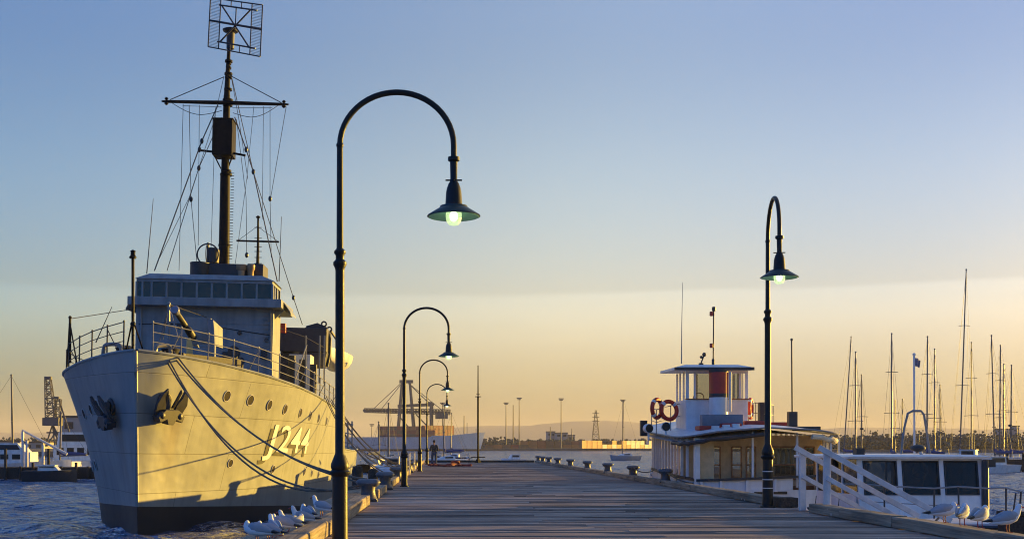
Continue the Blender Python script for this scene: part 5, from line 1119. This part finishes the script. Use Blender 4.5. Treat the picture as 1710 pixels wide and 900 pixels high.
# trees: dense belts of leaf clumps, one mass
tb = MB(); base = MB().ball((0, 0, 0), 1, n=6, m=4)
def clump(x, y, z, r):
    m3 = Euler((rng.random() * 6, rng.random() * 6, rng.random() * 6)).to_matrix()
    tb.add([m3 @ Vector(v) * r * rng.uniform(.75, 1.2) + Vector((x, y, z)) for v in base.v], base.f)
def belt(px0, px1, D, hfun, n, r):
    for _ in range(n):
        px = rng.uniform(px0, px1); dd = D + rng.uniform(0, 45); x = (px - VX) / F * dd; hh = hfun(px) * rng.uniform(.55, 1.05)
        for k in range(4): clump(x + rng.gauss(0, r), dd + rng.gauss(0, r), 1.3 + hh * (.25 + .25 * k), r * rng.uniform(.5, 1.1) * (1.1 - .15 * k))
nz = lambda px, a, b: a + b * mnoise.noise((px * .021, 7, 0)) + b * .6 * mnoise.noise((px * .09, 2, 0))
belt(580, 860, 905, lambda p: nz(p, 7.5, 3), 260, 2.0); belt(840, 1080, 900, lambda p: nz(p, 6.5, 2.5), 320, 1.8)
belt(1380, 1800, 640, lambda p: nz(p, 7.5, 3.2), 560, 1.5); belt(1480, 1760, 655, lambda p: nz(p, 9.5, 3.4), 260, 1.3); belt(1400, 1790, 650, lambda p: nz(p, 11, 4.5), 60, .8); belt(-80, 150, 700, lambda p: nz(p, 6.5, 2), 220, 1.5)
tag(tb.build('tree_belt', m_leaf), 'dark belt of distant trees along the far shore', 'trees', kind='stuff')
# far buildings, each a block with a roof edge and rows of windows
def block(lab, px0, px1, py, D, dep, par=0):
    a, b_ = at(px0, py, D), at(px1, py, D); t = thing('building', lab, 'building', ((a.x + b_.x) / 2, D, 1.3)); w = b_.x - a.x; hgt = a.z - 1.3
    MB().bb(-w / 2, w / 2, 0, dep, 0, hgt).build('wall', m_bld, t); r = MB(); r.bb(-w / 2 - .3, w / 2 + .3, -.3, dep, hgt + .003, hgt + .6); r.build('roof', m_land, t)
    wn = MB(); k = max(2, int(w / 4)); fl = max(1, int(hgt / 4))
    for i in range(k):
        for j_ in range(fl): wn.bb(-w / 2 + (i + .25) * w / k, -w / 2 + (i + .75) * w / k, -.08, -.004, (j_ + .35) * hgt / fl, (j_ + .75) * hgt / fl)
    wn.build('window_row', m_ink, t)
for a in (('far pale factory block left of the pylon, wider', 928, 948, 723, 930, 14), ('far factory block left of the pylon, taller and narrower', 914, 927, 721, 940, 12), ('far factory wing next to the pylon', 949, 960, 727, 935, 12),
          ('pale far building above the trees at the right edge', 1676, 1692, 717, 690, 12), ('small far tower block at the right frame edge', 1697, 1702, 712, 700, 8), ('long low shed beyond the left dock', 40, 72, 739, 520, 15), ('dark shipyard hall behind the warship bow', 100, 160, 697, 345, 14), ('far shed between the crane and the left edge', 0, 34, 737, 540, 12)): block(*a)
# containers
cols = {'rust red': M('container_red', (.30, .07, .045), .6, var=.25, scale=.5), 'orange': M('container_orange', (.42, .16, .06), .6, var=.25, scale=.5), 'pale': M('container_pale', (.62, .56, .46), .6, var=.2, scale=.5), 'brown': M('container_brown', (.16, .085, .06), .6, var=.25, scale=.5)}
def container(col, loc, rz, L, lab, group):
    t = thing('shipping_container', lab, 'container', loc, rz, group)
    b = MB(); n = int(L / .6)
    pts = [(-L / 2 + i * L / (2 * n), -1.22 + (.05 if i % 2 else 0)) for i in range(2 * n + 1)]
    b.slab([(x, y, .1) for x, y in pts] + [(L / 2, 1.22, .1), (-L / 2, 1.22, .1)], (0, 0, 2.4)); b.build('body', cols[col], t)
    f_ = MB()
    for x in (-L / 2, L / 2): f_.bb(x - .08, x + .08, -1.27, -1.0, 0, 2.6)
    f_.bb(-L / 2 + .081, L / 2 - .081, -1.27, -1.1, 2.45, 2.6); f_.bb(-L / 2 + .081, L / 2 - .081, -1.27, -1.1, 0, .15); f_.build('frame', cols[col], t); return t
protos = {}
def place(col, loc, rz, L, lab, group):
    k = (col, L)
    if k not in protos: protos[k] = container(col, loc, rz, L, lab, group); return protos[k]
    return dup(protos[k], loc, rz, lab, group)
dx, dy = .62, .785                                 # the quay stack runs away so that its long side takes the low sun
for i in range(17):
    for k in range(2):
        if k == 1 and rng.random() < .2: continue
        u = i * 6.6; col = rng.choice(('pale', 'pale', 'orange', 'orange', 'pale') if i > 3 else ('orange', 'rust red'))
        place(col, (92 + dx * u, 790 + dy * u, 1.75 + 2.62 * k), math.atan2(dy, dx), 6.1, 'sunlit %s container in the long stack on the far quay' % col, 'containers stacked on the far quay, %s' % col)
for i in range(11):
    for k in range(1 if i < 4 else 2):
        col = rng.choice(('rust red', 'orange', 'brown', 'brown'))
        place(col, (31 + i * 6.4, 845 + i * 2, 1.7 + 2.62 * k), R(18), 6.1, '%s container in the low row on the far quay right of the ship' % col, 'containers on the quay beside the far ship, %s' % col)
# the container ship
GD = 790.0; cs = thing('container_ship', 'grey green container ship lying at the far quay, bow to the right', 'ship', (at(700, 745, GD).x, GD, 0)); ox = at(700, 745, GD).x
pxx = lambda px: (px - VX) * GD / F - ox
hz = lambda x: 9.2 + (3.4 * max(0, (x - pxx(735)) / (pxx(810) - pxx(735))) ** .8 if x > pxx(735) else (1.0 if x > pxx(720) else 0))
h = MB(); st = [-110, -80, -40, 0] + [pxx(p) for p in (718, 722, 735, 750, 765, 780, 792, 800, 806, 810)]
hbb = lambda x: 11 if x < pxx(750) else 11 * max(.01, 1 - ((x - pxx(750)) / (pxx(810.3) - pxx(750))) ** 1.8)
for sd in (-1, 1): h.loft([[(x - (3.6 * (1 - k / 5) * max(0, (x - pxx(765)) / (pxx(810) - pxx(765)))), sd * hbb(x) * (.6 + .4 * k / 5), -1 + (hz(x) + 1) * k / 5) for k in range(6)] for x in st], closed=False, cap=False)
h.loft([[(x, -hbb(x), hz(x) - .8), (x, hbb(x), hz(x) - .8)] for x in st], closed=False, cap=False); h.build('hull', M('far_ship_hull', (.48, .57, .62), .6, var=.12, scale=.2, streak=.2), cs)
w = MB()
for sd in (-1, 1): w.loft([[(x - 3.4 * max(0, (x - pxx(765)) / (pxx(810) - pxx(765))), sd * (hbb(x) * .62 + .15), -.5), (x - 3.0 * max(0, (x - pxx(765)) / (pxx(810) - pxx(765))), sd * (hbb(x) * .68 + .15), 1.3)] for x in st], closed=False, cap=False)
w.build('boot_topping', m_ink, cs)
for px, z in ((780, 5), (795, 3)): MB().tube([(pxx(px), 0, 9), (pxx(px), 0, 9 + z * 2)], .2, 6).build('foremast', m_crane, cs)
for i in range(6):
    for k in range(3 if i < 5 else 2):
        col = ('rust red', 'orange', 'rust red', 'brown', 'rust red', 'orange')[(i + k) % 6]
        place(col, (ox + pxx(640) + i * 6.3, GD - 8, 8.6 + 2.62 * k), 0, 6.1, '%s container on the left part of the far ship deck' % col, 'containers on the far ship left of the second lamp, %s' % col)
for i in range(6):
    for k in range(3):
        col = ('rust red', 'brown', 'rust red')[(i * 2 + k) % 3]
        place(col, (ox + pxx(712) + i * 3.1, GD - 6 + i * 3.1, 9.2 + 2.62 * k), R(45), 6.1, '%s container in the stack under the far gantry crane' % col, 'containers on the far ship under the crane, %s' % col)
# gantry crane over the ship
ga = thing('gantry_crane', 'grey harbour gantry crane with raised frame over the far container ship', 'crane', (at(680, 745, 830).x, 830, 1.6))
G = lambda px, py, D=830: at(px, py, D) - Vector((at(680, 745, 830).x, 830, 1.6))
for nm, q in (('leg', ((661, 748, 822), (671, 637, 826))), ('leg', ((692, 748, 822), (684, 637, 826))), ('leg', ((664, 748, 846), (672, 640, 838))), ('leg', ((696, 748, 846), (685, 640, 838))), ('leg', ((719, 748, 822), (719, 674, 822))), ('leg', ((722, 748, 846), (722, 674, 846)))):
    MB().bar(G(*q[0]), G(*q[1]), 1.4, 1.4).build(nm, m_crane, ga)
b = MB(); b.bar(G(667, 637), G(690, 637), 1.8, 2.2); b.bar(G(664, 678), G(725, 675), 1.4, 2.0); b.bar(G(664, 692), G(690, 722), .9); b.bar(G(695, 692), G(718, 716), .9); b.bar(G(682, 640), G(722, 678), .6); b.build('cross_beam', m_crane, ga)
b = MB(); lattice(b, G(608, 685), G(752, 688), 2.6, 3.4, 30, .32); b.bar(G(606, 685), G(752, 688.5), .8, 1.6); b.build('boom', m_crane, ga)
for q in ((668, 641, 622, 684), (670, 641, 636, 684), (684, 641, 740, 686)): MB().tube([G(*q[:2]), G(*q[2:])], .25, 6).build('stay', m_crane, ga)
b = MB(); b.bb(G(727, 0).x, G(748, 0).x, -3, 5, G(0, 699).z, G(0, 690).z); b.bb(G(712, 0).x, G(722, 0).x, -2, 4, G(0, 678).z, G(0, 671).z); b.build('machinery_house', m_crane, ga)
# light towers, chimneys, pylon
for i, (px, py, D, l) in enumerate(((845, 672, 860, 'leftmost thin light tower on the far quay right of the dark pole'), (867, 664, 840, 'tall light tower on the far quay right of the dark pole'), (937, 665, 850, 'tall light tower on the far quay above the factory'), (1040, 667, 850, 'tall light tower on the far quay beside the ferry'), (739, 672, 850, 'light tower behind the far gantry crane'), (621, 708, 900, 'short light tower left of the far containers'))):
    c = at(px, py, D); t = thing('light_tower', l, 'light tower', (c.x, D, 1.5), 0, 'light towers on the far quay'); h_ = c.z - 1.5
    MB().tube([(0, 0, 0), (0, 0, h_)], [.45, .25], 8).build('pole', m_crane, t); b = MB(); b.bb(-1.8, 1.8, -.5, .5, h_ - .6, h_ + .1); b.bb(-1.3, 1.3, -.4, .4, h_ - 1.5, h_ - .9); b.build('lamp_rack', m_crane, t)
for px, py, D, l in ((857, 676, 880, 'thin bare mast between the two light towers by the dark pole'), (955, 715, 925, 'short dark chimney right of the far factory'), (775, 694, 880, 'thin mast above the far ship'), (919, 712, 900, 'thin mast left of the far factory')):
    c = at(px, py, D); o = MB().tube([(0, 0, 0), (0, 0, c.z - 1.5)], [.5, .3], 8).build('far_mast', m_crane); o.location = (c.x, D, 1.5); tag(o, l, 'mast')
pD = 880; c = at(995, 685, pD); t = thing('power_pylon', 'lattice power pylon on the far shore left of the ferry', 'pylon', (c.x, pD, 1.5)); b = MB(); lattice(b, (0, 0, 0), (0, 0, c.z - 1.5), 6.5, .9, 8, .19)
for z in (.72, .82, .92): b.bar((-2.6, 0, (c.z - 1.5) * z), (2.6, 0, (c.z - 1.5) * z), .4)
b.build('lattice', m_crane, t)

# ------------------------------------------------------------------ water
def water_mat():
    m, nt, b = new_mat('harbour_water'); N = nt.nodes; L = nt.links
    b.inputs['Base Color'].default_value = (.016, .06, .18, 1); b.inputs['Roughness'].default_value = .06; b.inputs['IOR'].default_value = 1.33; b.inputs['Specular IOR Level'].default_value = .22
    tc = N.new('ShaderNodeTexCoord'); hs = None
    for sc_, st, amp in ((.55, (.55, 1.0, 1), 1.0), (1.7, (.6, 1, 1), .42), (5.5, (.8, 1, 1), .12)):
        mp = N.new('ShaderNodeMapping'); mp.inputs['Scale'].default_value = st; mp.inputs['Rotation'].default_value = (0, 0, .25 * sc_); L.new(tc.outputs['Object'], mp.inputs['Vector'])
        n = N.new('ShaderNodeTexNoise'); n.inputs['Scale'].default_value = sc_; n.inputs['Detail'].default_value = 3; n.inputs['Roughness'].default_value = .55; n.inputs['Distortion'].default_value = .6; L.new(mp.outputs[0], n.inputs['Vector'])
        ma = N.new('ShaderNodeMath'); ma.operation = 'MULTIPLY'; ma.inputs[1].default_value = amp; L.new(n.outputs['Fac'], ma.inputs[0])
        if hs is None: hs = ma.outputs[0]
        else:
            ad = N.new('ShaderNodeMath'); L.new(hs, ad.inputs[0]); L.new(ma.outputs[0], ad.inputs[1]); hs = ad.outputs[0]
    bp = N.new('ShaderNodeBump'); bp.inputs['Strength'].default_value = 1; bp.inputs['Distance'].default_value = WAVE; L.new(hs, bp.inputs['Height']); L.new(bp.outputs[0], b.inputs['Normal'])
    # turbid water, reflected sky blue put into its colour, under a rippled reflecting skin
    df = N.new('ShaderNodeBsdfDiffuse'); df.inputs['Color'].default_value = WCOL; gl = N.new('ShaderNodeBsdfGlossy'); gl.inputs['Roughness'].default_value = .10; gl.inputs['Color'].default_value = (.9, .93, .96, 1)
    fr = N.new('ShaderNodeFresnel'); fr.inputs['IOR'].default_value = 1.33; fm = N.new('ShaderNodeMath'); fm.operation = 'MULTIPLY'; fm.inputs[1].default_value = WREF
    for n in (df, gl, fr): L.new(bp.outputs[0], n.inputs['Normal'])
    L.new(fr.outputs[0], fm.inputs[0]); mx = N.new('ShaderNodeMixShader'); L.new(fm.outputs[0], mx.inputs[0]); L.new(df.outputs[0], mx.inputs[1]); L.new(gl.outputs[0], mx.inputs[2])
    N.remove(b); L.new(mx.outputs[0], N['Material Output'].inputs['Surface'])
    return m
WAVE = 1.5; WCOL = (.02, .055, .15, 1); WREF = .48
import numpy as np
ysr = [-60, -20, 5, 15]
while ysr[-1] < 900: ysr.append(ysr[-1] * 1.0042 + .02)
ysr += [1000, 1200, 1600, 3000, 6500]
nx = 330; ya = np.array(ysr); u = (np.arange(nx + 1) / nx - .5) * 2
X = u[None, :] * .62 * np.maximum(ya, 10)[:, None]; Y = np.repeat(ya[:, None], nx + 1, 1); Z = np.zeros_like(X)
nr = np.random.RandomState(5)
for k in range(46):
    l = 1.0 * (6.5 / 1.0) ** (k / 45); an = nr.uniform(-1.0, 1.0) + .35; ph = nr.uniform(0, 6.28); kk = 2 * math.pi / l
    # only waves the local grid can carry
    ok = np.clip((l / np.maximum(.0042 * Y * 1.0 + .02, 1.24 * np.maximum(Y, 10) / nx) - 2.6) / 1.5, 0, 1)
    ph2 = kk * (X * math.sin(an) + Y * math.cos(an)) + ph + 1.3 * np.sin(X * .021 * (1 + k % 3) + Y * .017 + k)
    Z += ok * l * .0055 * (np.sin(ph2) + .25 * np.sin(2 * ph2 + 1.1))
Z *= .75 + .35 * np.sin(X * .045 + 1.7 * np.sin(Y * .02)) * np.sin(Y * .031 + 1)
fade = np.clip((Y - 8) / 8, 0, 1) * np.clip((950 - Y) / 120, 0, 1) * (np.abs(u)[None, :] < .995); Z *= fade
X[:, 0] -= np.maximum(400, 1.6 * np.abs(ya)); X[:, -1] += np.maximum(400, 1.6 * np.abs(ya))
wm = MB(); n1 = nx + 1
wm.add(np.stack([X, Y, Z], -1).reshape(-1, 3).tolist(), [(j * n1 + i, j * n1 + i + 1, (j + 1) * n1 + i + 1, (j + 1) * n1 + i) for j in range(len(ysr) - 1) for i in range(nx)], True)
tag(wm.build('water', water_mat(), sharp=180), kind='structure')
sb = MB(); sb.add([(-6000, -300, -4), (6000, -300, -4), (6000, 9000, -4), (-6000, 9000, -4)], [(0, 1, 2, 3)]); tag(sb.build('sea_bed', m_land), kind='structure')

# ------------------------------------------------------------------ haze, sky, sun, camera
HAZE = .00011
if HAZE:
    hb_ = MB(); hb_.bb(-7000, 7000, -260, 9200, -5.2, 175); ho = hb_.build('haze', []); m = bpy.data.materials.new('haze_air'); m.use_nodes = True; nt = m.node_tree; nt.nodes.remove(nt.nodes['Principled BSDF'])
    pv = nt.nodes.new('ShaderNodeVolumePrincipled'); pv.inputs['Color'].default_value = (.95, .93, .9, 1); pv.inputs['Density'].default_value = HAZE; pv.inputs['Anisotropy'].default_value = .0
    nt.links.new(pv.outputs[0], nt.nodes['Material Output'].inputs['Volume']); ho.data.materials.append(m); tag(ho, kind='stuff')
    ho['label'] = 'pale haze in the air over the harbour'; ho['category'] = 'haze'
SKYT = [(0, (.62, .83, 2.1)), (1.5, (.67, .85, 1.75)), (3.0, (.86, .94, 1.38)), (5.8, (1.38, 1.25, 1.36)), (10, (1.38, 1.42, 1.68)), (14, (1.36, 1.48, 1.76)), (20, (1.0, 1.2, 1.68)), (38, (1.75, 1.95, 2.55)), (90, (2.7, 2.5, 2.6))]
CLOUD = .15
w = bpy.data.worlds.new('World'); sc.world = w; w.use_nodes = True; nt = w.node_tree; bg = nt.nodes['Background']; L = nt.links; N = nt.nodes
sky = N.new('ShaderNodeTexSky'); sky.sky_type = 'NISHITA'; sky.sun_disc = False; sky.sun_elevation = R(SUN_EL); sky.sun_rotation = R(90 - SUN_AZ); sky.altitude = 0
sky.air_density = 1.0; sky.dust_density = 1.0; sky.ozone_density = 1.0
# evening colour of the air by height above the horizon, and one thin high bank of cloud low in the sky
tcw = N.new('ShaderNodeTexCoord'); nv = N.new('ShaderNodeVectorMath'); nv.operation = 'NORMALIZE'; L.new(tcw.outputs['Generated'], nv.inputs[0])
sx = N.new('ShaderNodeSeparateXYZ'); L.new(nv.outputs[0], sx.inputs[0])
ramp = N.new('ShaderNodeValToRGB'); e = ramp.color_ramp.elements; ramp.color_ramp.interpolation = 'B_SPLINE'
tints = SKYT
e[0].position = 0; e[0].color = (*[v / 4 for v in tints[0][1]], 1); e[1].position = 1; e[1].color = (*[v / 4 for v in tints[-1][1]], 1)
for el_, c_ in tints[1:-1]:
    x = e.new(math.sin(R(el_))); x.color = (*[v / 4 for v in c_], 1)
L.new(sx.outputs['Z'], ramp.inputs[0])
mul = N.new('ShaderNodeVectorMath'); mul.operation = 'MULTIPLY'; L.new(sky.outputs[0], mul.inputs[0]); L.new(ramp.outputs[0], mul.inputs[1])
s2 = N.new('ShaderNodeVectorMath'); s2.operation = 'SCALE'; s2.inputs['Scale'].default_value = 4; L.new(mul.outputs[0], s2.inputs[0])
mpw = N.new('ShaderNodeMapping'); mpw.inputs['Scale'].default_value = (2.2, 2.2, 30); L.new(nv.outputs[0], mpw.inputs['Vector'])
cn = N.new('ShaderNodeTexNoise'); cn.inputs['Scale'].default_value = 1.6; cn.inputs['Detail'].default_value = 5; L.new(mpw.outputs[0], cn.inputs['Vector'])
zz = N.new('ShaderNodeMath'); zz.operation = 'MULTIPLY_ADD'; zz.inputs[1].default_value = .010; L.new(cn.outputs['Fac'], zz.inputs[0]); L.new(sx.outputs['Z'], zz.inputs[2])
up = N.new('ShaderNodeMapRange'); up.interpolation_type = 'SMOOTHSTEP'; up.inputs[1].default_value = math.sin(R(7.15)) + .005; up.inputs[2].default_value = math.sin(R(7.5)) + .005; up.inputs[3].default_value = 1; up.inputs[4].default_value = 0; L.new(zz.outputs[0], up.inputs[0])
lo = N.new('ShaderNodeMapRange'); lo.interpolation_type = 'SMOOTHSTEP'; lo.inputs[1].default_value = math.sin(R(3.5)); lo.inputs[2].default_value = math.sin(R(7.0)); L.new(zz.outputs[0], lo.inputs[0])
cn2 = N.new('ShaderNodeTexNoise'); cn2.inputs['Scale'].default_value = 2.3; cn2.inputs['Detail'].default_value = 4; mp2 = N.new('ShaderNodeMapping'); mp2.inputs['Scale'].default_value = (1, 1, 9); mp2.inputs['Location'].default_value = (.3, .1, 0); L.new(nv.outputs[0], mp2.inputs['Vector']); L.new(mp2.outputs[0], cn2.inputs['Vector'])
cr2 = N.new('ShaderNodeMapRange'); cr2.inputs[1].default_value = .18; cr2.inputs[2].default_value = .5; L.new(cn2.outputs['Fac'], cr2.inputs[0])
mq = N.new('ShaderNodeMath'); mq.operation = 'MULTIPLY'; L.new(cr2.outputs[0], mq.inputs[0]); L.new(up.outputs[0], mq.inputs[1])
ml = N.new('ShaderNodeMath'); ml.operation = 'MULTIPLY'; L.new(mq.outputs[0], ml.inputs[0]); L.new(lo.outputs[0], ml.inputs[1])
m5 = N.new('ShaderNodeMath'); m5.operation = 'MULTIPLY_ADD'; m5.inputs[1].default_value = CLOUD; m5.inputs[2].default_value = 1; L.new(ml.outputs[0], m5.inputs[0])
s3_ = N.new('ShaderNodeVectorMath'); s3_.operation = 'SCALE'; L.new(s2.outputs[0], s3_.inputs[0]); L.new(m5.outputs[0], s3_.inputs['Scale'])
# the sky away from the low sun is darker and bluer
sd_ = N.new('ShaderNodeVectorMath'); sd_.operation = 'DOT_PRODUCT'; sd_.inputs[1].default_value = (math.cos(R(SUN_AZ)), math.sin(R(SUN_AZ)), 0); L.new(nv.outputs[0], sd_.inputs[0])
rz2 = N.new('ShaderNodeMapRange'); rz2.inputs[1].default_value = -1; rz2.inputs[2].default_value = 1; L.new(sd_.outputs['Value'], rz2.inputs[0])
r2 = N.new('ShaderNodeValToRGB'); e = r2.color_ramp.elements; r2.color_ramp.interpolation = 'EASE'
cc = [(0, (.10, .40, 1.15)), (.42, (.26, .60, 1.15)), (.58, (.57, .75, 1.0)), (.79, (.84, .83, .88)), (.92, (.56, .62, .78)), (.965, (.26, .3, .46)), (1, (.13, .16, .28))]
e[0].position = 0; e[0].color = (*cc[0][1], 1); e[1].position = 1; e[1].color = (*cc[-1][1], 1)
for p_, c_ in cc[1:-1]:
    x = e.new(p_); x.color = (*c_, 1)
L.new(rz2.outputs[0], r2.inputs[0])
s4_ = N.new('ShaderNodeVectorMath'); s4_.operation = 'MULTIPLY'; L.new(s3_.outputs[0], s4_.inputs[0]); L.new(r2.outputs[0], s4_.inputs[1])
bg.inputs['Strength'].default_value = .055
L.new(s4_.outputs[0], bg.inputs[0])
sun = bpy.data.lights.new('sun', 'SUN'); sun.energy = 3.6; sun.angle = R(.53); sun.color = (1, .60, .09)
so = bpy.data.objects.new('sun', sun); COL.objects.link(so)
d = Vector((math.cos(R(SUN_EL)) * math.cos(R(SUN_AZ)), math.cos(R(SUN_EL)) * math.sin(R(SUN_AZ)), math.sin(R(SUN_EL))))
so.rotation_euler = d.to_track_quat('Z', 'Y').to_euler(); so.location = d * 60
cam = bpy.data.cameras.new('camera'); cam.sensor_width = 36; cam.lens = 36 * F / 1710; cam.shift_x = (855 - VX) / 1710; cam.shift_y = (HY - 450) / 1710; cam.clip_end = 20000; cam.clip_start = .1
co = bpy.data.objects.new('camera', cam); COL.objects.link(co); co.location = (0, 0, EZ); co.rotation_euler = (R(90), 0, 0); sc.camera = co
sc.view_settings.view_transform = 'Standard'; sc.view_settings.look = 'None'; sc.view_settings.gamma = 1; sc.view_settings.use_curve_mapping = False
sc.view_settings.exposure = 2.0
sc.cycles.max_bounces = 6; sc.cycles.volume_bounces = 0; sc.cycles.volume_step_rate = 8; sc.cycles.transparent_max_bounces = 12
sc.cycles.use_denoising = True; sc.cycles.denoiser = 'OPENIMAGEDENOISE'; sc.cycles.denoising_input_passes = 'RGB_ALBEDO_NORMAL'; sc.cycles.denoising_prefilter = 'ACCURATE'
sc.cycles.filter_width = 1.05
